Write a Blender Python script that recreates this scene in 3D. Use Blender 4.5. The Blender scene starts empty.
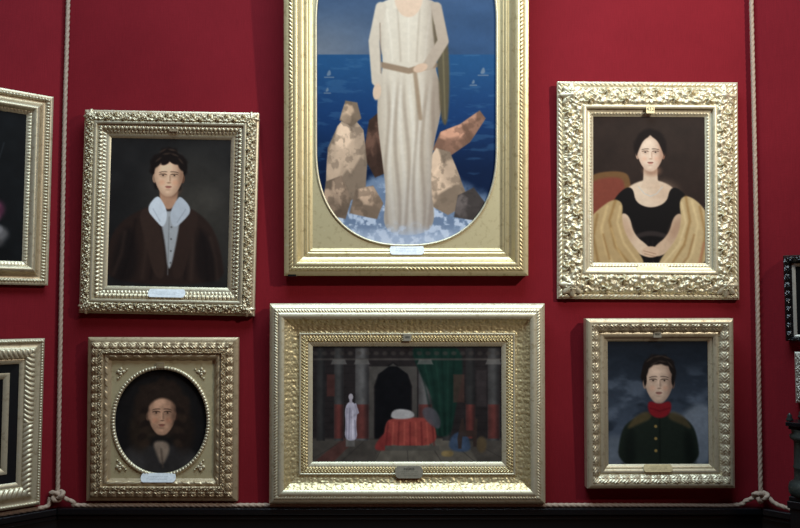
import bpy, math
import numpy as np
from mathutils import Vector, Matrix, Euler

rng = np.random.default_rng(7)
C = bpy.context.scene.collection
R = math.radians

# ------------------------------------------------------------------ camera
FPX = 850.0                      # focal length in pixels of the 800 x 528 frame
DIST = 4.30                      # camera to the middle wall
CAM_Z = 1.72
TILT = R(3.0)
PX = DIST / FPX                  # one pixel on the middle wall, in metres
CAM = np.array([0.0, -DIST, CAM_Z])
c_, s_ = math.cos(TILT), math.sin(TILT)
FWD = np.array([0, c_, s_]); UP = np.array([0, -s_, c_]); RIGHT = np.array([1.0, 0, 0])

cam_data = bpy.data.cameras.new('camera')
cam_data.sensor_width = 36.0
cam_data.lens = FPX / 800.0 * 36.0
cam_data.clip_start = 0.05
cam = bpy.data.objects.new('camera', cam_data)
cam.location = CAM
cam.rotation_euler = (math.pi / 2 + TILT, 0, 0)
C.objects.link(cam)
bpy.context.scene.camera = cam


def ray(px, py):
    return FWD + RIGHT * (px - 400) / FPX + UP * (264 - py) / FPX


def proj(P):
    d = np.asarray(P, float) - CAM
    z = d @ FWD
    return 400 + FPX * (d @ RIGHT) / z, 264 - FPX * (d @ UP) / z


X_L, X_R = -1.712, 1.806         # the two corners of the middle wall
WALLS = {                        # corner point, yaw
    'mid': (np.array([0.0, 0, 0]), 0.0),
    'left': (np.array([X_L, 0, 0]), R(45)),
    'right': (np.array([X_R, 0, 0]), R(-45)),
}


def wall_axes(w):
    p, a = WALLS[w]
    x = np.array([math.cos(a), math.sin(a), 0]); n = np.array([math.sin(a), -math.cos(a), 0])
    return p, x, n, a


def hit(w, px, py, off):
    p, x, n, a = wall_axes(w)
    d = ray(px, py)
    t = ((p + n * off - CAM) @ n) / (d @ n)
    return CAM + d * t


# ------------------------------------------------------------------ object helpers
def link(o, parent=None):
    C.objects.link(o)
    if parent is not None:
        o.parent = parent
    return o


def tag(o, label=None, cat=None, group=None, kind=None):
    if label: o['label'] = label
    if cat: o['category'] = cat
    if group: o['group'] = group
    if kind: o['kind'] = kind
    return o


def empty(name, loc, rot):
    o = bpy.data.objects.new(name, None)
    o.empty_display_size = .05
    o.location = loc
    o.rotation_euler = rot
    return link(o)


def mesh_np(name, V, F, mat, parent=None, smooth=True):
    V = np.ascontiguousarray(V, dtype=np.float32).reshape(-1, 3)
    F = np.ascontiguousarray(F, dtype=np.int32)
    k = F.shape[1]
    me = bpy.data.meshes.new(name)
    me.vertices.add(len(V)); me.vertices.foreach_set('co', V.ravel())
    me.loops.add(F.size); me.loops.foreach_set('vertex_index', F.ravel())
    me.polygons.add(len(F))
    me.polygons.foreach_set('loop_start', np.arange(0, F.size, k, dtype=np.int32))
    me.polygons.foreach_set('use_smooth', np.full(len(F), smooth))
    me.update(calc_edges=True)
    me.validate()
    if mat: me.materials.append(mat)
    o = bpy.data.objects.new(name, me)
    return link(o, parent)


def grid_faces(n, m, base=0, wrap=False):
    i, j = np.meshgrid(np.arange(n - 1), np.arange(m if wrap else m - 1), indexing='ij')
    j2 = (j + 1) % m
    f = np.stack([i * m + j, (i + 1) * m + j, (i + 1) * m + j2, i * m + j2], -1).reshape(-1, 4)
    return f + base


def boxes(name, lst, mat, parent=None, bevel=0.0):
    V, F = [], []
    for (x0, x1, y0, y1, z0, z1) in lst:
        b = len(V)
        V += [(x, y, z) for x in (x0, x1) for y in (y0, y1) for z in (z0, z1)]
        F += [tuple(b + k for k in q) for q in ((0, 1, 3, 2), (4, 6, 7, 5), (0, 4, 5, 1), (2, 3, 7, 6), (0, 2, 6, 4), (1, 5, 7, 3))]
    o = mesh_np(name, V, F, mat, parent, False)
    if bevel:
        m = o.modifiers.new('bevel', 'BEVEL'); m.width = bevel; m.segments = 3
    return o


# ------------------------------------------------------------------ materials
def lin(c):
    c = np.asarray(c, float)
    return np.where(c <= .04045, c / 12.92, ((c + .055) / 1.055) ** 2.4)


def new_mat(name):
    m = bpy.data.materials.new(name); m.use_nodes = True
    nt = m.node_tree; b = nt.nodes['Principled BSDF']
    return m, nt, b


def noise_node(nt, scale, detail=4, rough=.6, vec=None):
    n = nt.nodes.new('ShaderNodeTexNoise')
    n.inputs['Scale'].default_value = scale
    n.inputs['Detail'].default_value = detail
    n.inputs['Roughness'].default_value = rough
    if vec is not None: nt.links.new(vec, n.inputs['Vector'])
    return n


def coords(nt, scale=(1, 1, 1)):
    t = nt.nodes.new('ShaderNodeTexCoord')
    m = nt.nodes.new('ShaderNodeMapping'); m.inputs['Scale'].default_value = scale
    nt.links.new(t.outputs['Object'], m.inputs['Vector'])
    return m.outputs['Vector']


def ramp(nt, src, stops):
    r = nt.nodes.new('ShaderNodeValToRGB')
    e = r.color_ramp.elements
    while len(e) < len(stops): e.new(.5)
    for k, (p, c) in enumerate(stops):
        e[k].position = p; e[k].color = (*c, 1)
    nt.links.new(src, r.inputs['Fac'])
    return r.outputs['Color']


def bump(nt, b, src, strength, dist):
    n = nt.nodes.new('ShaderNodeBump')
    n.inputs['Strength'].default_value = strength; n.inputs['Distance'].default_value = dist
    nt.links.new(src, n.inputs['Height']); nt.links.new(n.outputs['Normal'], b.inputs['Normal'])


def gilt(name, base, worn, dark, rough=.38, metal=.8):
    m, nt, b = new_mat(name)
    v = coords(nt)
    n = noise_node(nt, 38, 6, .65, v)
    col = ramp(nt, n.outputs['Fac'], [(.30, dark), (.46, base), (.62, base), (.76, worn)])
    nt.links.new(col, b.inputs['Base Color'])
    b.inputs['Metallic'].default_value = metal
    n3 = noise_node(nt, 120, 3, .6, v)
    rr = nt.nodes.new('ShaderNodeMapRange')
    rr.inputs['To Min'].default_value = rough - .1; rr.inputs['To Max'].default_value = rough + .14
    nt.links.new(n3.outputs['Fac'], rr.inputs['Value']); nt.links.new(rr.outputs['Result'], b.inputs['Roughness'])
    n2 = noise_node(nt, 420, 3, .6, v)
    bump(nt, b, n2.outputs['Fac'], .18, .002)
    return m


def plain(name, col, rough=.5, metal=0., spec=.5):
    m, nt, b = new_mat(name)
    v = coords(nt)
    n = noise_node(nt, 60, 4, .6, v)
    a = np.asarray(col) * .85; c = np.minimum(np.asarray(col) * 1.12, 1)
    nt.links.new(ramp(nt, n.outputs['Fac'], [(.3, tuple(a)), (.7, tuple(c))]), b.inputs['Base Color'])
    b.inputs['Roughness'].default_value = rough; b.inputs['Metallic'].default_value = metal
    b.inputs['Specular IOR Level'].default_value = spec
    return m


M = {}
M['gilt_pale'] = gilt('gilt_pale', (.63, .545, .37), (.73, .68, .56), (.42, .33, .20), .40, .55)
M['gilt_yellow'] = gilt('gilt_yellow', (.66, .545, .295), (.74, .67, .48), (.46, .35, .17), .38, .55)
M['gilt_brown'] = gilt('gilt_brown', (.53, .41, .25), (.66, .57, .42), (.32, .22, .12), .40, .55)
M['gilt_cream'] = gilt('gilt_cream', (.71, .635, .44), (.80, .77, .65), (.52, .43, .26), .40, .5)
M['gilt_silver'] = gilt('gilt_silver', (.50, .46, .38), (.62, .60, .54), (.30, .26, .20), .42, .5)
M['gilt_matt'] = gilt('gilt_matt', (.59, .50, .285), (.64, .57, .39), (.46, .37, .20), .55, .35)
M['black_wood'] = plain('black_wood', (.006, .006, .007), .22)
M['ebony'] = plain('ebony', (.007, .008, .009), .32)
M['ledge_black'] = plain('ledge_black', (.005, .0055, .0065), .2)
M['bronze'] = plain('bronze', (.045, .055, .050), .42, .5)
M['plate_white'] = plain('plate_white', (.78, .80, .80), .35)
M['plate_gold'] = plain('plate_gold', (.60, .52, .30), .4, .6)
M['plate_grey'] = plain('plate_grey', (.42, .39, .30), .45, .4)
M['ink'] = plain('ink', (.06, .06, .045), .6)
M['ink_pale'] = plain('ink_pale', (.42, .45, .46), .6)
M['ink_gold'] = plain('ink_gold', (.34, .28, .14), .6)


def mat_wall():
    m, nt, b = new_mat('red_wall_cloth')
    v = coords(nt)
    n = noise_node(nt, 2.2, 5, .6, v)
    slub = noise_node(nt, 1, 3, .5, coords(nt, (260, 260, 14)))
    slub2 = noise_node(nt, 1, 3, .5, coords(nt, (16, 16, 300)))
    a = ramp(nt, n.outputs['Fac'], [(.3, (.178, .0090, .0145)), (.7, (.212, .0112, .0178))])
    mx = nt.nodes.new('ShaderNodeMix'); mx.data_type = 'RGBA'; mx.blend_type = 'MULTIPLY'
    mx.inputs['Factor'].default_value = .30
    s = ramp(nt, slub.outputs['Fac'], [(.3, (.72, .72, .72)), (.7, (1.15, 1.15, 1.15))])
    nt.links.new(a, mx.inputs['A']); nt.links.new(s, mx.inputs['B'])
    nt.links.new(mx.outputs['Result'], b.inputs['Base Color'])
    b.inputs['Roughness'].default_value = .85
    b.inputs['Specular IOR Level'].default_value = .10
    b.inputs['Sheen Weight'].default_value = .04
    b.inputs['Sheen Roughness'].default_value = .5
    b.inputs['Sheen Tint'].default_value = (.9, .3, .3, 1)
    ad = nt.nodes.new('ShaderNodeMath'); ad.operation = 'ADD'
    nt.links.new(slub.outputs['Fac'], ad.inputs[0]); nt.links.new(slub2.outputs['Fac'], ad.inputs[1])
    bump(nt, b, ad.outputs['Value'], .25, .002)
    return m


M['wall'] = mat_wall()


def mat_rope():
    m, nt, b = new_mat('hemp_rope')
    n = noise_node(nt, 160, 4, .7, coords(nt))
    nt.links.new(ramp(nt, n.outputs['Fac'], [(.3, (.31, .215, .15)), (.7, (.52, .395, .30))]), b.inputs['Base Color'])
    b.inputs['Roughness'].default_value = .9; b.inputs['Specular IOR Level'].default_value = .15
    bump(nt, b, n.outputs['Fac'], .4, .003)
    return m


M['rope'] = mat_rope()


def mat_floor():
    m, nt, b = new_mat('floor_parquet')
    br = nt.nodes.new('ShaderNodeTexBrick')
    br.inputs['Scale'].default_value = 3
    br.inputs['Color1'].default_value = (.10, .05, .025, 1); br.inputs['Color2'].default_value = (.14, .07, .035, 1)
    br.inputs['Mortar'].default_value = (.02, .01, .006, 1); br.inputs['Mortar Size'].default_value = .008
    nt.links.new(coords(nt), br.inputs['Vector'])
    nt.links.new(br.outputs['Color'], b.inputs['Base Color'])
    b.inputs['Roughness'].default_value = .35
    return m


M['floor'] = mat_floor()
M['ceiling'] = plain('ceiling_plaster', (.55, .53, .50), .9)


def mat_canvas():
    m, nt, b = new_mat('oil_on_canvas')
    at = nt.nodes.new('ShaderNodeAttribute'); at.attribute_name = 'paint'
    nt.links.new(at.outputs['Color'], b.inputs['Base Color'])
    b.inputs['Roughness'].default_value = .5
    b.inputs['Specular IOR Level'].default_value = .08
    n = noise_node(nt, 300, 3, .6, coords(nt))
    bump(nt, b, n.outputs['Fac'], .08, .001)
    return m


M['canvas'] = mat_canvas()


# ------------------------------------------------------------------ carved ornament: height fields
def hash_noise(s, v, fs, fv, seed):
    """smooth value noise on (s*fs, v*fv)"""
    x = s * fs + 1000; y = v * fv + 1000
    xi = np.floor(x).astype(int); yi = np.floor(y).astype(int)
    fx = x - xi; fy = y - yi
    fx = fx * fx * (3 - 2 * fx); fy = fy * fy * (3 - 2 * fy)

    def h(a, b):
        t = np.sin(a * 127.1 + b * 311.7 + seed * 74.7) * 43758.5453
        return t - np.floor(t)
    return (h(xi, yi) * (1 - fx) + h(xi + 1, yi) * fx) * (1 - fy) + (h(xi, yi + 1) * (1 - fx) + h(xi + 1, yi + 1) * fx) * fy


def orn(kind, s, v, p, w):
    """s along the side in px from its middle, v 0..1 across the band, p period, w band width in px"""
    q = np.abs(s)
    env = np.sqrt(np.clip(1 - (2 * v - 1) ** 2, 0, 1))
    if kind == 'bead':
        t = (s / p) % 1 - .5
        return np.sqrt(np.clip(1 - (2.1 * t) ** 2 - (2 * v - 1) ** 2, 0, 1))
    if kind == 'rope':
        return env * (.35 + .65 * np.abs(np.sin(np.pi * (q / p + .9 * v))))
    if kind == 'gadroon':
        return env ** .6 * (.2 + .8 * np.abs(np.sin(np.pi * (q / p - 1.1 * (v - .5) ** 2 - .9 * v))) ** .7)
    if kind == 'egg':
        t = (s / p) % 1 - .5
        e = np.sqrt(np.clip(1 - (2.7 * t) ** 2 - (1.9 * v - 1.05) ** 2, 0, 1))
        d = np.exp(-((np.abs(t) - .5) / .07) ** 2) * .6 * (1 - v)
        return np.maximum(e, d)
    if kind == 'leaftip':
        t = np.abs((s / p) % 1 - .5) * 2                     # 0 at the leaf's middle, 1 between leaves
        edge = 1 - v * .95
        body = np.clip((edge - t) / .25, 0, 1)
        vein = 1 - .45 * np.exp(-(t / .12) ** 2)
        rib = .8 + .2 * np.cos(14 * t + 9 * v)
        return body * vein * rib * (.4 + .6 * env)
    if kind == 'guilloche':
        a = np.sin(2 * np.pi * s / p) * .32 + .5
        b = -np.sin(2 * np.pi * s / p) * .32 + .5
        k = .13
        g = np.maximum(np.exp(-((v - a) / k) ** 2), np.exp(-((v - b) / k) ** 2))
        t = ((2 * s / p) % 1 - .5)
        g = np.maximum(g, np.exp(-((t * p / 2) ** 2 + ((v - .5) * w) ** 2) / (w * .10) ** 2))
        return g
    if kind == 'ribbon':
        t = q / p
        return env * (.25 + .75 * np.clip(np.sin(2 * np.pi * (t + .35 * v)) * 1.6 + .5, 0, 1))
    if kind == 'scroll':                                     # running acanthus: vine, leaf whorls and rosettes
        ph = 2 * np.pi * q / p
        vine = .5 + .30 * np.sin(ph)
        d = (v - vine) * w / np.sqrt(1 + (.30 * w * 2 * np.pi / p * np.cos(ph)) ** 2)
        hgt = .5 * np.exp(-(d / (.06 * w)) ** 2)
        for off, vc in ((.25, .27), (.75, .73)):
            t = ((q / p - off + .5) % 1 - .5) * p
            y = (v - vc) * w
            r = np.hypot(t, y); th = np.arctan2(y, t)
            Rr = .30 * w
            pet = .5 + .5 * np.cos(5 * th + r * 16 / w)
            hgt = np.maximum(hgt, pet * np.exp(-(r / Rr) ** 4))
            hgt = np.maximum(hgt, 1.05 * np.exp(-(r / (.09 * w)) ** 2))
        for off, vc, sl in ((.02, .16, 1), (.48, .84, -1), (.0, .84, 1), (.5, .16, -1)):
            t = ((q / p - off + .5) % 1 - .5) * p
            y = (v - vc) * w - sl * .35 * t
            hgt = np.maximum(hgt, .75 * np.exp(-(t / (.26 * w)) ** 2 - (y / (.08 * w)) ** 2) * (.7 + .3 * np.cos(t * 2.4)))
        for k, (off, vc, an, ln) in enumerate(((.08, .5, .9, .30), (.16, .80, -.5, .26), (.34, .86, .6, .26), (.42, .62, -1.0, .28), (.58, .5, -.9, .30), (.66, .2, .5, .26), (.84, .14, -.6, .26), (.92, .38, 1.0, .28))):
            t = ((q / p - off + .5) % 1 - .5) * p
            y = (v - vc) * w
            a = t * math.cos(an) + y * math.sin(an); bb = -t * math.sin(an) + y * math.cos(an)
            bb = bb - .9 * a * a / w                                   # a curling leaf
            lf = np.exp(-(a / (ln * w)) ** 4 - (bb / (.095 * w * (1.2 - .8 * a / (ln * w)).clip(.3, 2))) ** 2) * (.8 + .2 * np.cos(a * 24 / w))
            hgt = np.maximum(hgt, .9 * lf)
        hgt = hgt + .30 * (hash_noise(s, v * w, .55, .55, 3) - .5)
        return hgt * np.clip(env * 1.7, 0, 1)
    if kind == 'acanthus':                                   # overlapping broad leaves with serrated edges
        t = (q / p) % 1
        y = 2 * v - 1
        ser = .10 * np.cos(2 * np.pi * (4 * t + 1.5 * np.abs(y)))
        leaf = np.clip((1.05 - np.abs(y) * (.85 + .35 * t) + ser) / .35, 0, 1)
        rise = .35 + .65 * np.sin(np.pi * np.clip(t * 1.15, 0, 1)) ** .8
        veins = .82 + .18 * np.cos(2 * np.pi * (3 * t - 1.6 * np.abs(y)))
        mid = 1 - .35 * np.exp(-(y / .12) ** 2)
        return leaf * rise * veins * mid * np.clip(env * 1.6, 0, 1) + .22 * (hash_noise(s, v * w, .6, .6, 5) - .5)
    if kind == 'fine':
        return hash_noise(s, v * w, .55, .7, 8) * .6 + .4 * np.abs(np.sin(np.pi * s / p)) * np.abs(np.sin(np.pi * v * w / p))
    return np.zeros_like(s)


class Profile:
    """bands: (part name or None, u0, u1, h0, h1, bulge, ornament, period, amplitude, material)"""
    def __init__(self, bands, su=.4, ss=.5):
        self.b = bands; self.U = bands[-1][2]; self.su = su; self.ss = ss


def build_frame(root, W, H, px, margins, prof, mat, hollow_back=.3):
    """W, H in metres; px metres per profile unit; margins l, r, t, b in profile units at u = U.
    Local frame: x right, z up from the base, the viewer at -y.  Returns the plain body and its children."""
    U = prof.U
    wu, hu = W / px, H / px
    ml, mr, mt, mb = margins
    plainV, plainF, nb = [], [], 0
    kids = []
    prev_h = None
    for bi, (nm, u0, u1, h0, h1, bulge, kind, per, amp, bm) in enumerate(prof.b):
        n_u = max(3, int((u1 - u0) / prof.su) + 1) if (kind or bulge) else 3
        us = np.linspace(u0, u1, n_u); v = (us - u0) / (u1 - u0)
        hb = h0 + (h1 - h0) * v + bulge * 4 * v * (1 - v)
        lead = []
        if prev_h is None:
            lead = [(u0, hollow_back), (u0, h0)]             # the outer side wall of the frame
        elif abs(prev_h - h0) > .02:
            lead = [(u0, prev_h), (u0, h0)]
        prev_h = h1
        uu = np.concatenate([[a for a, _ in lead], us]); hh = np.concatenate([[b for _, b in lead], hb])
        vv = np.concatenate([[-1] * len(lead), v])
        Vb, Fb, base = [], [], 0
        for side in range(4):
            f = uu / U
            L = -wu / 2 + f * ml; Rr = wu / 2 - f * mr; T = hu - f * mt; B = f * mb
            if side in (0, 2):
                length = wu
            else:
                length = hu
            n_s = max(8, int(length / (prof.ss if kind else 6))) + 1
            a = np.linspace(0, 1, n_s)[:, None]
            if side == 0:   x = L + (Rr - L) * a; z = np.broadcast_to(T, x.shape); s = x
            elif side == 2: x = Rr + (L - Rr) * a; z = np.broadcast_to(B, x.shape); s = x
            elif side == 1: z = T + (B - T) * a; x = np.broadcast_to(Rr, z.shape); s = z - hu / 2
            else:           z = B + (T - B) * a; x = np.broadcast_to(L, z.shape); s = z - hu / 2
            hgt = np.broadcast_to(hh, x.shape).copy()
            if kind:
                vb = np.broadcast_to(np.clip(vv, 0, 1), x.shape)
                o = orn(kind, s, vb, per, u1 - u0) * amp
                o[:, vv < 0] = 0
                o[:, -1] = 0
                hgt += o
            P = np.stack([x * px, -hgt * px, z * px], -1)
            Vb.append(P.reshape(-1, 3)); Fb.append(grid_faces(n_s, len(uu), base)); base += n_s * len(uu)
        Vb = np.concatenate(Vb); Fb = np.concatenate(Fb)
        if nm:
            kids.append((nm, Vb, Fb, M[bm] if bm else mat))
        else:
            plainV.append(Vb); plainF.append(Fb + nb); nb += len(Vb)
    fr = mesh_np('frame', np.concatenate(plainV), np.concatenate(plainF), mat, root)
    sharp(fr)
    for nm, Vb, Fb, bm in kids:
        sharp(mesh_np(nm, Vb, Fb, bm, fr))
    inner = (-wu / 2 + ml, wu / 2 - mr, mb, hu - mt)
    return fr, inner


def sharp(o, ang=50):
    me = o.data
    try:
        me.set_sharp_from_angle(angle=R(ang))
    except Exception:
        pass


def corner_leaves(fr, W, H, px, cu, rad, h, mat, amp=3.0, lobes=7):
    """four cast palmettes lying over the mitres"""
    wu, hu = W / px, H / px
    for cx, cz, ang in ((-wu / 2 + cu, hu - cu, R(135)), (wu / 2 - cu, hu - cu, R(45)), (wu / 2 - cu, cu, R(-45)), (-wu / 2 + cu, cu, R(225))):
        r = np.linspace(0, 1, 16)[:, None]; th = np.linspace(0, 2 * np.pi, 72, endpoint=False)[None, :]
        rr = rad * r * (1 + .16 * np.cos(lobes * (th - ang)) * r)
        gro = 1 - .35 * r * (1 - np.abs(np.cos(lobes / 2 * (th - ang))))
        hh = h + amp * (np.sqrt(np.clip(1 - r ** 2, 0, 1)) * gro + .5 * np.exp(-(r / .22) ** 2)) - 1.5 * (r > .98)
        V = np.stack([(cx + rr * np.cos(th)) * px, -hh * px + 0 * th, (cz + rr * np.sin(th)) * px], -1)
        mesh_np('corner_ornament', V, grid_faces(16, 72, 0, True), mat, fr)


def superell(th, a, bb, n):
    c, s = np.cos(th), np.sin(th)
    r = (np.abs(c / a) ** n + np.abs(s / bb) ** n) ** (-1 / n)
    return r * c, r * s


def spandrel(root, rect, hole, px, h, mat, mat_rim, bead=None, rim_w=2.2, rim_h=1.4):
    """flat gilt panel with a rounded opening, and a raised rim round the opening.
    rect = x0,x1,z0,z1 ; hole(th) -> x,z in px about (cx,cz)"""
    x0, x1, z0, z1 = rect
    fn, cx, cz = hole
    n = 720
    th = np.linspace(0, 2 * np.pi, n, endpoint=False)
    cor = np.array([math.atan2(zc - cz, xc - cx) % (2 * np.pi) for xc in (x0, x1) for zc in (z0, z1)])
    for t in cor:
        th[np.argmin(np.abs(th - t))] = t
    hx, hz = fn(th)
    c, s = np.cos(th), np.sin(th)
    # walk the outline by the direction of the opening's own angle
    with np.errstate(divide='ignore'):
        t = np.minimum(np.where(c > 0, (x1 - cx) / np.where(c > 1e-9, c, 1e-9), np.where(c < -1e-9, (x0 - cx) / np.where(c < -1e-9, c, -1e-9), 1e9)),
                       np.where(s > 0, (z1 - cz) / np.where(s > 1e-9, s, 1e-9), np.where(s < -1e-9, (z0 - cz) / np.where(s < -1e-9, s, -1e-9), 1e9)))
    ox, oz = t * c, t * s
    k = np.linspace(0, 1, 5)[:, None]
    X = cx + hx + (ox - hx) * k; Z = cz + hz + (oz - hz) * k
    V = np.stack([X * px, np.full_like(X, -h * px), Z * px], -1)
    V = np.concatenate([np.stack([(cx + hx) * px, np.full_like(hx, -(h - 2.5) * px), (cz + hz) * px], -1)[None], V])
    sp = mesh_np('spandrel', V, grid_faces(6, n, 0, True), mat, root)
    sharp(sp)
    # rim
    per = np.concatenate([[0], np.cumsum(np.hypot(np.diff(hx), np.diff(hz)))])
    N = 2400
    s_all = np.linspace(0, per[-1], N, endpoint=False)
    rx = np.interp(s_all, per, hx); rz = np.interp(s_all, per, hz)
    tx = np.gradient(rx); tz = np.gradient(rz)
    l = np.hypot(tx, tz); nx, nz = tz / l, -tx / l
    v = np.linspace(0, 1, 9)[:, None]
    env = np.sqrt(np.clip(1 - (2 * v - 1) ** 2, 0, 1))
    hh = h - .2 + rim_h * env
    if bead:
        hh = hh + bead[1] * orn('bead', np.broadcast_to(s_all, (9, N)), np.broadcast_to(v, (9, N)), bead[0], rim_w)
    w = (v - .35) * rim_w
    V = np.stack([(cx + rx + nx * w) * px, -hh * px + 0 * rx, (cz + rz + nz * w) * px], -1)
    mesh_np('opening_rim', V, grid_faces(9, N, 0, True), mat_rim, sp)
    return sp


def plate(root, cx, cz, w, hgt, h, px, mat, ink, lines, name='label_plate', thick=.9, notch=True, word=None, tilt=0):
    """engraved tablet with stepped rounded ends; cx, cz in px in the frame's plane; tilt turns its face upwards"""
    a, b = w / 2, hgt / 2
    if notch:
        e = .30 * hgt
        pts = [(-a + e, b)] + [(-a + e - e * math.sin(t), b * math.cos(t)) for t in np.linspace(0, math.pi / 2, 5)[1:]]
        left = pts + [(x, -z) for x, z in reversed(pts)][1:]
        pts = left + [(-x, z) for x, z in reversed(left)]
    else:
        pts = [(-a, b), (-a, -b), (a, -b), (a, b)]
    n = len(pts)
    V = [(x * px, -thick * px, z * px) for x, z in pts] + [(x * px, 0, z * px) for x, z in pts]
    me = bpy.data.meshes.new(name)
    F = [tuple(range(n))] + [(k, k + n, (k + 1) % n + n, (k + 1) % n) for k in range(n)] + [tuple(range(2 * n - 1, n - 1, -1))]
    me.from_pydata([tuple(map(float, q)) for q in V], [], F)
    me.materials.append(mat)
    o = link(bpy.data.objects.new(name, me), root)
    o.location = (cx * px, -h * px, cz * px); o.rotation_euler = (-R(tilt), 0, 0)
    m = o.modifiers.new('bevel', 'BEVEL'); m.width = .12 * px; m.segments = 2
    y = -(thick + .04) * px
    q = []
    for (z, x0, x1, th) in lines:
        x = x0
        while x < x1:
            l = rng.uniform(.5, 1.4)
            q.append((x * px, min(x + l, x1) * px, y - .0001, y + .0003, (z - th / 2) * px, (z + th / 2) * px))
            x += l + .3
    if q:
        boxes('inscription', q, ink, o)
    if word:
        text, size, wx, wz = word
        cu = bpy.data.curves.new('lettering', 'FONT')
        cu.body = text; cu.size = size * px; cu.align_x = 'CENTER'; cu.align_y = 'CENTER'; cu.extrude = .0003; cu.offset = .00025
        t = bpy.data.objects.new('lettering', cu); C.objects.link(t)
        dg = bpy.context.evaluated_depsgraph_get()
        tm = bpy.data.meshes.new_from_object(t.evaluated_get(dg))
        bpy.data.objects.remove(t)
        tm.materials.clear(); tm.materials.append(ink)
        t = link(bpy.data.objects.new('lettering', tm), o)
        t.location = (wx * px, y, wz * px); t.rotation_euler = (math.pi / 2, 0, 0)
    return o


# ------------------------------------------------------------------ painting: colour on a fine grid of canvas
def smooth(a, b, x):
    t = np.clip((x - a) / (b - a), 0, 1)
    return t * t * (3 - 2 * t)


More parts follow.
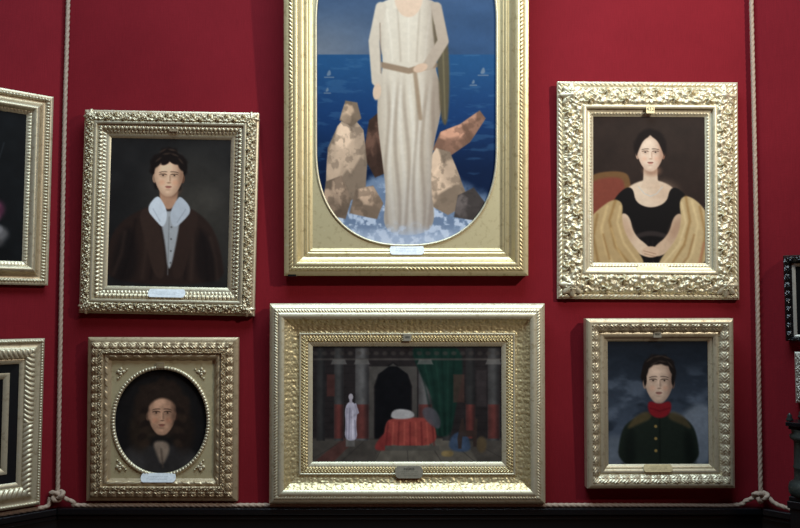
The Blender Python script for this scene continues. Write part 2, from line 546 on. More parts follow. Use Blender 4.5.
class Paint:
    def __init__(self, w, h, res=1.7, bg=(0, 0, 0)):
        self.w, self.h = w, h
        self.nx, self.ny = int(w * res) + 1, int(h * res) + 1
        self.X, self.Y = np.meshgrid(np.linspace(0, w, self.nx), np.linspace(0, h, self.ny))
        self.I = np.ones((self.ny, self.nx, 3)) * np.array(bg) / 255.

    def put(self, m, col, op=1.):
        col = np.asarray(col, float) / 255.
        self.I = self.I + (col - self.I) * (np.clip(m, 0, 1) * op)[..., None]
        return self

    def ell(self, cx, cy, rx, ry, col, soft=.12, rot=0, op=1.):
        return self.put(self.m_ell(cx, cy, rx, ry, soft, rot), col, op)

    def m_ell(self, cx, cy, rx, ry, soft=.12, rot=0):
        a = R(rot); dx, dy = self.X - cx, self.Y - cy
        u = dx * math.cos(a) + dy * math.sin(a); v = -dx * math.sin(a) + dy * math.cos(a)
        return smooth(1 + soft, 1 - soft, np.hypot(u / rx, v / ry))

    def m_poly(self, pts, soft=1.2, curve=True):
        P = np.array(pts, float)
        if curve:                                            # round the outline (two rounds of corner cutting)
            for _ in range(3):
                Q = np.roll(P, -1, 0)
                P = np.stack([P * .75 + Q * .25, P * .25 + Q * .75], 1).reshape(-1, 2)
        X, Y = self.X, self.Y
        d2 = np.full(X.shape, 1e9); ins = np.zeros(X.shape, bool)
        for (x0, y0), (x1, y1) in zip(P, np.roll(P, -1, 0)):
            ex, ey = x1 - x0, y1 - y0
            L = ex * ex + ey * ey + 1e-9
            t = np.clip(((X - x0) * ex + (Y - y0) * ey) / L, 0, 1)
            d2 = np.minimum(d2, (X - x0 - t * ex) ** 2 + (Y - y0 - t * ey) ** 2)
            ins ^= ((y0 > Y) != (y1 > Y)) & (X < ex * (Y - y0) / (ey if abs(ey) > 1e-9 else 1e-9) + x0)
        sd = np.where(ins, -1, 1) * np.sqrt(d2)
        return smooth(soft, -soft, sd)

    def poly(self, pts, col, soft=1.2, op=1., curve=True):
        return self.put(self.m_poly(pts, soft, curve), col, op)

    def stroke(self, pts, w, col, soft=.8, op=1.):
        d = np.full(self.X.shape, 1e9)
        for (x0, y0), (x1, y1) in zip(pts[:-1], pts[1:]):
            ex, ey = x1 - x0, y1 - y0
            t = np.clip(((self.X - x0) * ex + (self.Y - y0) * ey) / (ex * ex + ey * ey + 1e-9), 0, 1)
            d = np.minimum(d, np.hypot(self.X - x0 - t * ex, self.Y - y0 - t * ey))
        return self.put(smooth(w / 2 + soft, w / 2 - soft, d), col, op)

    def noise(self, f, seed, fy=None):
        o = 0; a = .5
        for k in range(4):
            o = o + a * hash_noise(self.X, self.Y, f * 2 ** k, (fy or f) * 2 ** k, seed + k); a *= .5
        return o / .94

    def mul(self, f):
        self.I = np.clip(self.I * f[..., None], 0, 1)
        return self

    def hair(self, cx, cy, rx, ry, col, seed, tou=.10, lite=None, n=26):
        """a head of hair: uneven outline and brushed locks"""
        g = np.random.default_rng(seed)
        dx, dy = (self.X - cx) / rx, (self.Y - cy) / ry
        th = np.arctan2(dy, dx)
        w = 1 + tou * (.5 * np.sin(5 * th + seed) + .35 * np.sin(9 * th + 2 * seed) + .25 * np.sin(15 * th))
        self.put(smooth(1.1, .88, np.hypot(dx, dy) / w), col)
        lite = np.array(lite if lite is not None else np.array(col) * 1.7 + 8)
        for k in range(n):
            a = g.uniform(math.pi * 1.0, math.pi * 2.0); q = g.uniform(.45, .95)
            x0, y0 = cx + rx * q * math.cos(a), cy + ry * q * math.sin(a)
            t = a + math.pi / 2 + g.uniform(-.5, .5); l = g.uniform(.18, .4) * rx
            self.stroke([(x0, y0), (x0 + l * math.cos(t), y0 + l * math.sin(t))], .7, lite if k % 3 else np.array(col) * .5, .7, .2)
        return self

    def face(self, cx, cy, rx, ry, skin, dark, hair, side=1, lips=(150, 80, 70)):
        """a plain, made-up face seen from the front, lit from one side"""
        skin = np.array(skin, float); dark = np.array(dark, float)
        mid = skin * .55 + dark * .45; lite = np.minimum(skin * 1.08 + 6, 255)
        X, Y = (self.X - cx) / rx * side, (self.Y - cy) / ry
        jaw = 1 - .26 * np.clip(Y + .1, 0, 1) ** 1.3                          # narrower towards the chin
        d = (np.abs(X / jaw) ** 2.35 + np.abs(Y) ** 2.35) ** (1 / 2.35)
        for sx in (-1, 1):
            self.put(smooth(1.15, .8, np.hypot((X - sx * .99) / .15, (Y - .10) / .24)), mid if sx < 0 else dark, .85)      # ears
        m = smooth(1.07, .93, d)
        self.put(m, skin)
        self.put(m * smooth(.05, .95, X), mid, .75); self.put(m * smooth(.5, 1.05, X), dark, .75)
        self.put(m * smooth(.55, 1.02, d) * .8, mid, .6)
        self.put(m * smooth(.7, .1, np.hypot((X + .25) / .9, (Y + .52) / .6)), lite, .5)     # brow
        for sx in (-1, 1):
            ex = (X - sx * .40) / .30; ey = (Y + .06)
            self.put(smooth(1.3, .2, np.hypot(ex, ey / .16)), mid, .65)             # socket
            self.put(smooth(.95, .55, np.hypot(ex / .68, (ey - .005) / .055)), skin * .86, .75)
            self.put(smooth(1.0, .4, np.hypot(ex / .34, (ey - .002) / .060)), (38, 27, 22), .85)
            self.put(smooth(1.0, .35, np.abs(ey + .025 + .045 * (1 - ex ** 2)) / .034) * smooth(1.05, .8, np.abs(ex)), dark * .55, .75)
            self.put(smooth(1.0, .3, np.abs(ey + .150 + .025 * ex * sx * -1 + .03 * (1 - ex ** 2)) / .045) * smooth(1.2, .7, np.abs(ex)), hair, .5)
            self.put(smooth(1.2, .1, np.hypot((X - sx * .46) / .30, (Y - .30) / .2)), np.minimum(skin * np.array([1.0, .82, .76]), 255), .4)
        self.put(smooth(1, .3, np.abs(X - .10 - .05 * Y) / .10) * smooth(-.12, 0, Y) * smooth(.32, .2, Y), mid, .7)   # the nose's shaded flank
        self.put(smooth(1, .2, np.abs(X + .02) / .07) * smooth(-.1, .0, Y) * smooth(.28, .2, Y), lite, .45)
        self.put(smooth(1.1, .3, np.hypot((X - .03) / .20, (Y - .315) / .045)), dark, .6)
        w = .27
        self.put(smooth(1.05, .75, np.hypot(X / w, (Y - .51) / .045)), np.array(lips) * .85, .7)
        self.put(smooth(1.05, .6, np.hypot(X / (w * .85), (Y - .565) / .045)), lips, .6)
        self.put(smooth(1, .3, np.abs(Y - .53) / .018) * smooth(w, w * .7, np.abs(X)), dark * .7, .6)
        self.put(smooth(1.1, .2, np.hypot(X / .3, (Y - .67) / .06)), mid, .5)
        self.put(smooth(1.1, .2, np.hypot((X + .05) / .22, (Y - .80) / .09)), lite, .3)
        return self

    def mesh(self, root, rect, px, h, gain):
        x0, x1, z0, z1 = rect
        X = (x0 + (x1 - x0) * self.X / self.w) * px
        Z = (z1 - (z1 - z0) * self.Y / self.h) * px
        V = np.stack([X, np.full_like(X, -h * px), Z], -1)
        o = mesh_np('canvas', V, grid_faces(self.ny, self.nx), M['canvas'], root)
        col = np.ones((self.ny * self.nx, 4), np.float32)
        col[:, :3] = np.clip(lin(np.clip(self.I, 0, 1)) * gain, 0, .9).reshape(-1, 3)
        at = o.data.color_attributes.new('paint', 'FLOAT_COLOR', 'POINT')
        at.data.foreach_set('color', col.ravel())
        return o


# ------------------------------------------------------------------ placing a picture on its wall
def place(w, box, h_rim, lean=0., roll=0., anchor='mid', width=None):
    """box = xl, xr, yt, yb in px of the front outer edge. Returns root location, rotation, W, H"""
    p, x, n, yaw = wall_axes(w)
    xl, xr, yt, yb = box
    rot = Euler((lean, roll, yaw), 'XYZ')
    Rm = np.array(rot.to_matrix())
    off = h_rim * PX
    xm = {'mid': (xl + xr) / 2, 'right': xr, 'left': xl}[anchor]
    P0 = hit(w, xm, yb, off)
    lo, hi = .05, 4.
    for _ in range(50):
        Hm = (lo + hi) / 2
        y = proj(P0 + Rm @ np.array([0, 0, Hm]))[1]
        if y > yt: lo = Hm
        else: hi = Hm
    if width is None:
        ym = (yt + yb) / 2
        o2 = off + math.sin(lean) * Hm / 2
        width = abs((hit(w, xr, ym, o2) - hit(w, xl, ym, o2)) @ x)
    # from the front edge point back to the base on the wall, then along to the middle
    base = P0 - Rm @ np.array([0, -off, 0])
    if anchor == 'right': base = base - Rm @ np.array([width / 2, 0, 0])
    if anchor == 'left': base = base + Rm @ np.array([width / 2, 0, 0])
    base = base + n * .004
    return base, rot, width, Hm


def picture(name_label, w, box, prof, margins, mat, lean=1.2, roll=0., anchor='mid', width=None, group=None):
    base, rot, W, H = place(w, box, prof.b[0][3], R(lean), R(roll), anchor, width)
    root = empty('framed_painting', base, rot)
    tag(root, name_label, 'painting', group)
    px = H / (box[3] - box[2]) if w == 'mid' else PX
    fr, inner = build_frame(root, W, H, px, margins, prof, mat)
    return root, fr, W, H, px, inner


def to_uv(box, W, px, x, y):
    """photo pixel -> local px in the picture's plane (x from the middle, z from the base)"""
    return x - (box[0] + box[1]) / 2, box[3] - y


GAIN = 1.0


# ================================================================== the paintings
# ---- A  young man in a brown coat, upper left of the middle wall
boxA = (79.6, 253.9, 111.5, 314.5)
profA = Profile([
    (None, 0, 1.4, 5.5, 6.2, 0, None, 0, 0, None),
    ('carved_band', 1.4, 11.2, 6.0, 9.0, 1.5, 'scroll', 17, 3.0, None),
    (None, 11.2, 14.2, 10.2, 10.0, .5, None, 0, 0, None),
    (None, 14.2, 15.6, 8.6, 8.4, 0, None, 0, 0, None),
    ('bead_band', 15.6, 19.8, 8.4, 7.2, .4, 'egg', 4.2, 1.4, None),
    ('leaf_band', 19.8, 23.2, 6.9, 5.8, .2, 'leaftip', 3.6, .9, None),
    ('sight_edge', 23.2, 27, 6.2, 4.4, .3, None, 0, 0, None),
])
root, fr, W, H, px, inn = picture('upper left portrait of a sitter in brown with a wide white collar, carved gilt frame',
                                  'mid', boxA, profA, (26.8, 27.4, 27.6, 27.6), M['gilt_pale'], 1.5, 1.1)
corner_leaves(fr, W, H, px, 6.4, 6.6, 6.6, M['gilt_pale'], 3.2)
p = Paint(118, 149, bg=(31, 29, 28))
p.put(p.m_ell(84, 76, 40, 52, .9), (62, 57, 50), .75)
p.mul(.82 + .36 * p.noise(.05, 1))
Y0_ = p.Y; p.Y = p.Y + 9                                  # the body sits 9 px higher than drawn below
p.poly([(-6, 156), (-2, 118), (10, 94), (32, 80), (46, 76), (72, 76), (90, 84), (104, 100), (112, 126), (116, 156)], (40, 29, 25), 1.6)
p.poly([(2, 154), (8, 112), (22, 94), (30, 124), (26, 154)], (25, 20, 19), 5, .8)
p.poly([(88, 154), (84, 112), (94, 98), (108, 124), (112, 154)], (24, 19, 18), 5, .8)
for (x0_, y0_, x1_, y1_, w_, c_) in ((26, 92, 14, 150, 2.4, 0), (36, 96, 34, 150, 3, 1), (44, 112, 42, 150, 2, 0), (80, 92, 82, 150, 3, 1), (90, 100, 98, 150, 2.4, 0), (72, 110, 76, 150, 2, 0), (100, 108, 108, 150, 2.4, 1), (16, 104, 6, 146, 2.4, 1)):
    p.stroke([(x0_, y0_), ((x0_ + x1_) / 2 + 2, (y0_ + y1_) / 2), (x1_, y1_)], w_, (58, 43, 36) if c_ else (22, 17, 16), 3, .6)
p.poly([(28, 84), (40, 76), (52, 100), (58, 150), (46, 150), (36, 112)], (52, 38, 32), 1.4, .9); p.poly([(90, 86), (76, 76), (66, 100), (62, 150), (74, 150), (82, 112)], (46, 33, 28), 1.4, .9)   # lapels
p.poly([(46, 76), (58, 84), (71, 76), (68, 106), (60, 150), (55, 108)], (150, 149, 148), 1.4)                # shirt front
p.poly([(49, 50), (49, 74), (58, 82), (67, 74), (67, 50)], (166, 124, 97), 1.2); p.put(p.m_ell(60, 60, 9, 7, .6), (92, 62, 47), .75)
p.poly([(36, 80), (46, 66), (51, 70), (58, 84), (54, 100), (46, 92)], (194, 196, 198), .9); p.poly([(82, 80), (70, 66), (66, 70), (59, 84), (63, 100), (73, 92)], (168, 170, 173), .9)
p.stroke([(43, 80), (50, 92)], .9, (150, 152, 156), 1, .6); p.stroke([(75, 80), (67, 93)], .9, (126, 128, 132), 1, .6)
p.stroke([(59, 88), (59, 146)], .8, (104, 102, 100), 1, .7)
for k in range(4): p.ell(61.5, 98 + k * 12, 1.0, 1.0, (96, 94, 92), .5)
p.Y = Y0_
p.hair(57, 31, 18, 22, (24, 18, 16), 3, .13, (66, 50, 40), 40)
p.face(57.5, 38, 14, 20, (208, 168, 136), (98, 64, 47), (35, 24, 20), 1)
for (x_, y_, rx_, ry_, a_) in ((45, 24, 7, 4, -50), (50, 19, 8, 5, -20), (58, 17, 8, 5, 0), (66, 20, 8, 5, 25), (71, 27, 6, 4, 60), (54, 23, 5, 3, -35), (62, 22, 6, 3, 30)): p.ell(x_, y_, rx_, ry_, (25, 19, 17), .3, a_)
for (x_, y_, a_) in ((47, 21, -40), (55, 15, -10), (63, 16, 20), (69, 22, 50), (51, 12, -30), (60, 11, 10)): p.ell(x_, y_, 3.5, .9, (72, 55, 44), .6, a_, .5)
p.mul(.96 + .08 * p.noise(.3, 4))
p.mesh(root, inn, px, 4.2, 1.45 * GAIN)
u, z = to_uv(boxA, W, px, 167, 293.6)
plate(root, u, z, 37, 9.0, 7.6, px, M['plate_white'], M['ink_pale'], [(1.2, -11, 11, .35), (-.2, -14, 13, .3), (-1.5, -9, 9, .3)], tilt=24)
u, z = to_uv(boxA, W, px, 170, 129.3)
plate(root, u, z, 8.5, 6, 8.2, px, M['gilt_brown'], M['ink'], [(.8, -2.6, 2.6, 1.2)], 'number_plate', .9, False)

# ---- B  lady in black with an ochre shawl, upper right
boxB = (557.6, 738.4, 82.2, 299.2)
profB = Profile([
    (None, 0, .8, 3.8, 4.2, 0, None, 0, 0, None),
    ('rope_edge', .8, 5.0, 4.2, 4.6, .2, 'rope', 4.6, 1.5, None),
    ('carved_band', 5.0, 25.4, 4.4, 8.6, 1.5, 'scroll', 34, 3.6, None),
    (None, 25.4, 29.4, 9.6, 9.2, .6, None, 0, 0, None),
    (None, 29.4, 33.2, 7.4, 6.0, -.3, None, 0, 0, None),
    ('leaf_band', 33.2, 35.8, 6.3, 5.2, .2, 'leaftip', 3.2, .7, None),
    ('sight_edge', 35.8, 37, 5.2, 4.6, 0, None, 0, 0, None),
])
root, fr, W, H, px, inn = picture('portrait of a lady in black with an ochre shawl, upper right, cream gilt frame',
                                  'mid', boxB, profB, (35.6, 33.4, 35.2, 36), M['gilt_cream'], 1.2, .3)
corner_leaves(fr, W, H, px, 14.2, 11.5, 6.2, M['gilt_cream'], 3.4, 8)
p = Paint(111, 146, bg=(44, 32, 28))
p.put(p.m_ell(55, 20, 70, 60, .9), (52, 40, 33), .5)
p.mul(.85 + .3 * p.noise(.07, 11))
p.poly([(-6, 64), (2, 56), (30, 54), (38, 62), (38, 110), (-6, 120)], (116, 82, 50), 1.2)                   # squared chair back
p.poly([(-6, 70), (4, 62), (27, 60), (32, 68), (32, 112), (-6, 120)], (128, 64, 50), 2)
p.poly([(34, 70), (50, 63), (64, 63), (80, 70), (84, 82), (78, 96), (36, 96), (30, 82)], (226, 200, 172), 1.2)      # shoulders
p.poly([(50, 46), (50, 66), (46, 72), (68, 72), (64, 66), (64, 46)], (218, 190, 162), 1.0); p.put(p.m_ell(58.5, 54, 8, 5, .6), (156, 112, 88), .7)
p.put(p.m_ell(70, 76, 12, 10, .8), (196, 162, 134), .5)
p.poly([(8, 150), (14, 98), (22, 80), (33, 70), (40, 72), (42, 86), (57, 92), (73, 86), (76, 72), (83, 70), (94, 80), (102, 98), (104, 150)], (20, 17, 17), .9)
p.poly([(40, 118), (57, 113), (76, 118), (74, 122), (57, 118), (42, 122)], (50, 42, 40), 1.4)                        # waistband
for k in range(6): p.stroke([(44 + k * 5, 124), (38 + k * 7, 150)], 1.2, (38, 33, 33), 1.2, .6)
p.poly([(26, 96), (36, 98), (40, 118), (56, 130), (58, 138), (48, 140), (28, 124)], (222, 192, 162), 1.0); p.poly([(90, 96), (80, 98), (75, 118), (60, 130), (58, 138), (68, 140), (88, 124)], (206, 174, 144), 1.0)  # forearms
p.put(p.m_ell(33, 112, 5, 12, .8, -25), (176, 138, 110), .5); p.put(p.m_ell(82, 112, 5, 12, .8, 25), (160, 122, 96), .6)
p.ell(57, 135, 9, 5.5, (214, 180, 150), .15); p.stroke([(50, 134), (62, 137)], .7, (150, 110, 88), .6, .7); p.stroke([(51, 137), (61, 139.5)], .7, (150, 110, 88), .6, .6)
p.poly([(-6, 152), (-6, 104), (6, 92), (20, 82), (30, 86), (28, 104), (34, 122), (50, 142), (50, 152)], (186, 156, 110), 1.1)      # shawl over both arms
p.poly([(116, 152), (116, 100), (104, 84), (92, 78), (85, 84), (88, 104), (82, 124), (66, 142), (64, 152)], (198, 170, 124), 1.1)
for (pts_, w_, col) in (([(22, 84), (16, 104), (22, 130), (40, 152)], 2.2, (146, 108, 60)), ([(14, 90), (8, 112), (14, 138), (24, 152)], 2.4, (222, 190, 136)), ([(27, 90), (24, 106), (30, 126), (46, 148)], 1.8, (226, 196, 144)),
                        ([(4, 98), (0, 120), (6, 152)], 2.4, (140, 104, 58)), ([(18, 112), (24, 132), (34, 150)], 1.4, (214, 180, 124)), ([(10, 118), (16, 142)], 1.6, (136, 98, 54)),
                        ([(92, 80), (96, 104), (90, 128), (74, 152)], 2.4, (150, 112, 64)), ([(98, 84), (104, 108), (98, 136), (88, 152)], 2.2, (230, 202, 150)), ([(88, 86), (92, 106), (85, 128), (68, 148)], 1.6, (232, 206, 156)),
                        ([(106, 90), (111, 116), (106, 152)], 2.4, (152, 114, 66)), ([(100, 118), (94, 140), (84, 152)], 1.6, (146, 106, 62)), ([(110, 126), (104, 150)], 1.8, (176, 112, 86)), ([(90, 122), (80, 140), (74, 150)], 1.2, (222, 190, 138))):
    p.stroke(pts_, w_, col, 1.8, .7)
p.stroke([(45, 70), (51, 77), (57, 79.5), (63, 77), (69, 70)], .9, (200, 198, 190), .5, .8)                     # string of pale beads
p.hair(57, 30.5, 16.4, 18.6, (27, 18, 16), 5, .03)
p.face(57, 36.5, 12.8, 18, (232, 204, 178), (156, 108, 84), (44, 30, 24), 1, (178, 94, 82))
p.poly([(42.5, 42), (42.5, 25), (49, 15), (57, 14), (57, 19), (50, 23.5), (46, 32)], (27, 18, 16), .9); p.poly([(71.5, 42), (71.5, 25), (65, 15), (57, 14), (57, 19), (64, 23.5), (68, 32)], (27, 18, 16), .9)
p.mul(.96 + .08 * p.noise(.35, 14))
p.mesh(root, inn, px, 4.2, .86 * GAIN)
u, z = to_uv(boxB, W, px, 652, 269.6)
plate(root, u, z, 32, 6.6, 7.0, px, M['plate_gold'], M['ink_gold'], [(1.0, -10, 10, .35), (-.2, -12, 12, .3), (-1.3, -8, 8, .3)], tilt=22)
u, z = to_uv(boxB, W, px, 649, 111)
plate(root, u, z, 8.4, 8.2, 9.4, px, M['plate_gold'], M['ink'], [], 'number_plate', .9, False, ('432', 5.2, 0, 0))

# ---- C  tall sea piece, top middle
topC = -106.
boxC = (284, 528.4, topC, 275.8)
profC = Profile([
    (None, 0, 5.0, 13.0, 14.0, .4, None, 0, 0, None),
    ('rope_edge', 5.0, 9.2, 14.0, 14.6, .2, 'rope', 4.0, 1.2, None),
    (None, 9.2, 13.6, 15.0, 14.6, .7, None, 0, 0, None),
    ('cove', 13.6, 19.6, 14.2, 8.4, -1.0, None, 0, 0, None),
    (None, 19.6, 20.6, 8.9, 8.9, 0, None, 0, 0, None),
    (None, 20.6, 23.6, 8.0, 7.4, .5, None, 0, 0, None),
    (None, 23.6, 26.0, 6.7, 6.2, .4, None, 0, 0, None),
    (None, 26.0, 27.8, 5.8, 5.0, 0, None, 0, 0, None),
])
root, fr, W, H, px, inn = picture('tall sea painting with an ivory gowned figure, gilt frame with a rounded opening, top middle',
                                  'mid', boxC, profC, (27.8, 27.8, 27.8, 27.8), M['gilt_yellow'], 3.6, 0)
x0, x1, z0, z1 = inn
cx0, cz0 = 0.2, (z0 + z1) / 2 + 1.2
hh_ = cz0 - (275.8 - 245.0)


def holeC(th):
    # straight sides, bowed ends: the bow starts 100 px from either end
    c, s = np.cos(th), np.sin(th)
    a, b, n, k = 91.2, 100.0, 2.4, hh_ - 100.0
    lo = np.zeros_like(th); hi = np.full_like(th, 400.0)
    for _ in range(60):
        m = (lo + hi) / 2
        x, z = np.abs(m * c), np.clip(np.abs(m * s) - k, 0, None)
        ins = (x / a) ** n + (z / b) ** n < 1
        lo = np.where(ins, m, lo); hi = np.where(ins, hi, m)
    return lo * c, lo * s


spandrel(root, (x0, x1, z0, z1), (holeC, cx0, cz0), px, 5.0, M['gilt_matt'], M['gilt_cream'], None, 2.6, 1.5)
rectC = (-91.5, 91.5, cz0 - hh_ - 1.5, cz0 + hh_ + 1.5)
hC = rectC[3] - rectC[2]
p = Paint(183, hC, 2.0, (58, 76, 104))
hz = hC - 194.5                                        # horizon
p.put(smooth(hz - 190, hz, p.Y), (66, 84, 108), 1)
p.put(smooth(hz - 60, hz, p.Y) * smooth(110, -10, p.X), (120, 124, 132), .85)
p.put(smooth(40, 170, p.X) * smooth(0, hz, p.Y), (44, 70, 104), .7)
p.mul(.9 + .2 * p.noise(.03, 21, .06))
sea = smooth(hz - .8, hz + .8, p.Y)
p.put(sea, (36, 76, 116), 1); p.put(smooth(hz, hz + 70, p.Y), (24, 54, 98), .9); p.put(smooth(hz + 55, hz + 125, p.Y), (15, 30, 58), .95)
p.put(sea * smooth(.56, .70, p.noise(.05, 22, .22)), (66, 104, 138), .35)
for bx, by, s in ((14, hz + 22, 1), (12, hz + 38, .7), (170, hz + 20, 1.1), (160, hz + 30, .7)):                      # far sails
    p.poly([(bx - 4 * s, by), (bx, by - 8 * s), (bx + 2 * s, by - 1)], (120, 130, 142), .9, .8); p.stroke([(bx - 5 * s, by + 1), (bx + 4 * s, by + 1)], 1.2, (110, 120, 135), .6, .8)
# surf along the shore
n1 = p.noise(.07, 25); n2 = p.noise(.16, 28)
top = hC - 62 - 18 * np.sin((p.X - 40) / 36.) + 14 * (n1 - .5)
p.put(smooth(top - 6, top + 8, p.Y), (118, 136, 160), 1)
p.put(smooth(top, top + 30, p.Y) * smooth(.40, .62, n2), (196, 206, 222), .95)
p.put(smooth(top, top + 30, p.Y) * smooth(.60, .38, n2), (108, 124, 150), .5)
# weathered rocks left and right, a dark spur behind
def rock(pts, col, seed):
    col = np.array(col, float)
    m = p.m_poly(pts, .9, False)
    P_ = np.array(pts); c = P_.mean(0); r_ = np.ptp(P_, axis=0)
    p.put(m, col * .74)
    g = np.random.default_rng(seed)
    for k in range(9):                                       # broken facets, the upper left ones paler
        a = g.uniform(0, 6.28); q = g.uniform(.05, .42)
        x_, y_ = c[0] + q * r_[0] * math.cos(a), c[1] + q * r_[1] * math.sin(a)
        l = 1.0 - .34 * (math.cos(a) * .6 + math.sin(a) * .8)
        t = g.uniform(0, 3.1)
        f = [(x_ + r_[0] * g.uniform(.16, .30) * math.cos(t + b_), y_ + r_[1] * g.uniform(.16, .30) * math.sin(t + b_)) for b_ in (0, 1.4, 2.6, 4.0, 5.2)]
        p.put(m * p.m_poly(f, 1.6, False), col * l, .75)
    p.put(m * smooth(.50, .66, p.noise(.14, seed)), col * .6, .45)


rock([(48, hC - 92), (54, hC - 128), (66, hC - 138), (78, hC - 120), (82, hC - 80), (60, hC - 70)], (92, 66, 54), 1)
rock([(10, hC - 60), (12, hC - 100), (22, hC - 122), (34, hC - 136), (48, hC - 118), (52, hC - 84), (50, hC - 52), (26, hC - 44)], (188, 160, 134), 2)
rock([(24, hC - 128), (30, hC - 148), (42, hC - 146), (46, hC - 130), (36, hC - 122)], (172, 144, 118), 3)
rock([(6, hC - 34), (10, hC - 66), (26, hC - 72), (36, hC - 48), (30, hC - 28)], (158, 132, 110), 4)
rock([(34, hC - 34), (40, hC - 58), (58, hC - 62), (68, hC - 44), (62, hC - 28)], (172, 144, 120), 5)
rock([(118, hC - 98), (126, hC - 116), (146, hC - 124), (166, hC - 138), (172, hC - 130), (156, hC - 106), (136, hC - 92)], (172, 126, 102), 6)
rock([(112, hC - 44), (112, hC - 84), (122, hC - 100), (136, hC - 96), (146, hC - 70), (156, hC - 44), (134, hC - 32)], (190, 162, 136), 7)
rock([(140, hC - 30), (144, hC - 52), (160, hC - 60), (172, hC - 44), (166, hC - 26)], (96, 86, 82), 8)
# standing figure in a long ivory gown, weight on one hip
cxf = 94.
gown = [(cxf - 24, hC - 252), (cxf - 32, hC - 238), (cxf - 30, hC - 210), (cxf - 25, hC - 186), (cxf - 31, hC - 158), (cxf - 32, hC - 130), (cxf - 27, hC - 90), (cxf - 22, hC - 52), (cxf - 27, hC - 16),
        (cxf + 4, hC - 10), (cxf + 28, hC - 20), (cxf + 22, hC - 60), (cxf + 24, hC - 100), (cxf + 33, hC - 136), (cxf + 34, hC - 158), (cxf + 25, hC - 186), (cxf + 30, hC - 210), (cxf + 32, hC - 238), (cxf + 24, hC - 252)]
gm = p.m_poly(gown, 1.0)
p.put(gm, (212, 196, 174))
fall = lambda xa, xb, k: np.abs(p.X - (cxf + xa + (xb - xa) * (p.Y - (hC - 176)) / 150. + 2.2 * np.sin(p.Y / 24. + k)))
for k, (xa, xb, lt) in enumerate(((-22, -22, 0), (-17, -17, 1), (-12, -11, 0), (-7, -6, 1), (-3, -1, 0), (2, 4, 1), (7, 7, 0), (12, 10, 1), (17, 14, 0), (23, 18, 1), (28, 22, 0))):
    m = gm * smooth(3.6, .2, fall(xa, xb, k)) * smooth(hC - 186, hC - 140, p.Y)
    p.put(m, (232, 220, 202) if lt else (150, 130, 112), .5)
for k, (xa, dy) in enumerate(((-18, 0), (-9, 4), (0, 6), (9, 4), (18, 0))):                    # gathers of the bodice
    p.stroke([(cxf + xa * 1.25, hC - 240), (cxf + xa, hC - 210 + dy), (cxf + xa * .9, hC - 188)], 1.6, (160, 140, 120) if k % 2 else (232, 218, 198), 1.8, .45)
p.put(gm * smooth(cxf + 6, cxf + 36, p.X), (132, 112, 96), .75); p.put(gm * smooth(cxf - 20, cxf - 36, p.X), (156, 136, 116), .55)
p.put(gm * smooth(hC - 100, hC - 20, p.Y), (150, 142, 140), .35)
p.stroke([(cxf - 27, hC - 184), (cxf, hC - 178), (cxf + 27, hC - 184)], 6, (142, 116, 92), 1.2, .9)                   # sash
p.stroke([(cxf + 6, hC - 180), (cxf + 12, hC - 130)], 4, (150, 124, 98), 1.6, .8)
p.poly([(cxf + 24, hC - 250), (cxf + 38, hC - 226), (cxf + 42, hC - 180), (cxf + 40, hC - 120), (cxf + 32, hC - 128), (cxf + 30, hC - 180), (cxf + 24, hC - 220)], (92, 80, 58), 1.6, .95)   # olive scarf
p.stroke([(cxf + 34, hC - 226), (cxf + 37, hC - 130)], 1.4, (128, 114, 84), 1.4, .7)
p.stroke([(cxf - 28, hC - 242), (cxf - 35, hC - 208), (cxf - 32, hC - 168)], 11, (204, 186, 164), 1.2); p.stroke([(cxf - 29, hC - 226), (cxf - 28, hC - 176)], 1.1, (128, 108, 92), 1.2, .7)
p.stroke([(cxf + 28, hC - 242), (cxf + 35, hC - 208), (cxf + 20, hC - 184)], 11, (176, 156, 136), 1.2); p.stroke([(cxf + 26, hC - 224), (cxf + 27, hC - 208)], 1.1, (112, 94, 80), 1.2, .7)
p.ell(cxf - 32, hC - 157, 4.2, 8.5, (216, 184, 156), .2, 6); p.ell(cxf + 12, hC - 181, 7.5, 4.2, (208, 174, 146), .2, -20)
p.poly([(cxf - 16, hC - 253), (cxf - 10, hC - 236), (cxf, hC - 231), (cxf + 10, hC - 236), (cxf + 16, hC - 253), (cxf + 7, hC - 272), (cxf - 7, hC - 272)], (214, 182, 154), 1.2)
p.ell(cxf, hC - 290, 19, 25, (74, 48, 32), .12); p.face(cxf, hC - 286, 14, 20, (220, 188, 162), (140, 100, 78), (70, 46, 32))
p.poly([(cxf - 16, hC - 286), (cxf - 14, hC - 306), (cxf, hC - 312), (cxf + 14, hC - 306), (cxf + 16, hC - 286), (cxf + 9, hC - 302), (cxf - 9, hC - 302)], (74, 48, 32), 1.4)
p.put(smooth(hC - 26, hC - 8, p.Y + 8 * (n2 - .5)), (176, 188, 208), .9)                         # surf over the hem
p.put(smooth(hC - 30, hC - 4, p.Y) * smooth(.5, .65, n2), (206, 214, 228), .9)
p.mul(.97 + .06 * p.noise(.3, 29))
p.mesh(root, rectC, px, 3.4, .98 * GAIN)
u, z = to_uv(boxC, W, px, 407, 250.2)
plate(root, u, z, 35, 10.2, 6.6, px, M['plate_white'], M['ink_pale'], [(1.4, -11, 11, .4), (-.3, -12, 12, .35), (-1.9, -9, 9, .35)], tilt=22)
o = boxes('corner_clip', [(-W / 2 + 3.5 * px, -W / 2 + 12 * px, -13.6 * px, -2 * px, -.6 * px, 3.0 * px)], M['ebony'], root, .002)

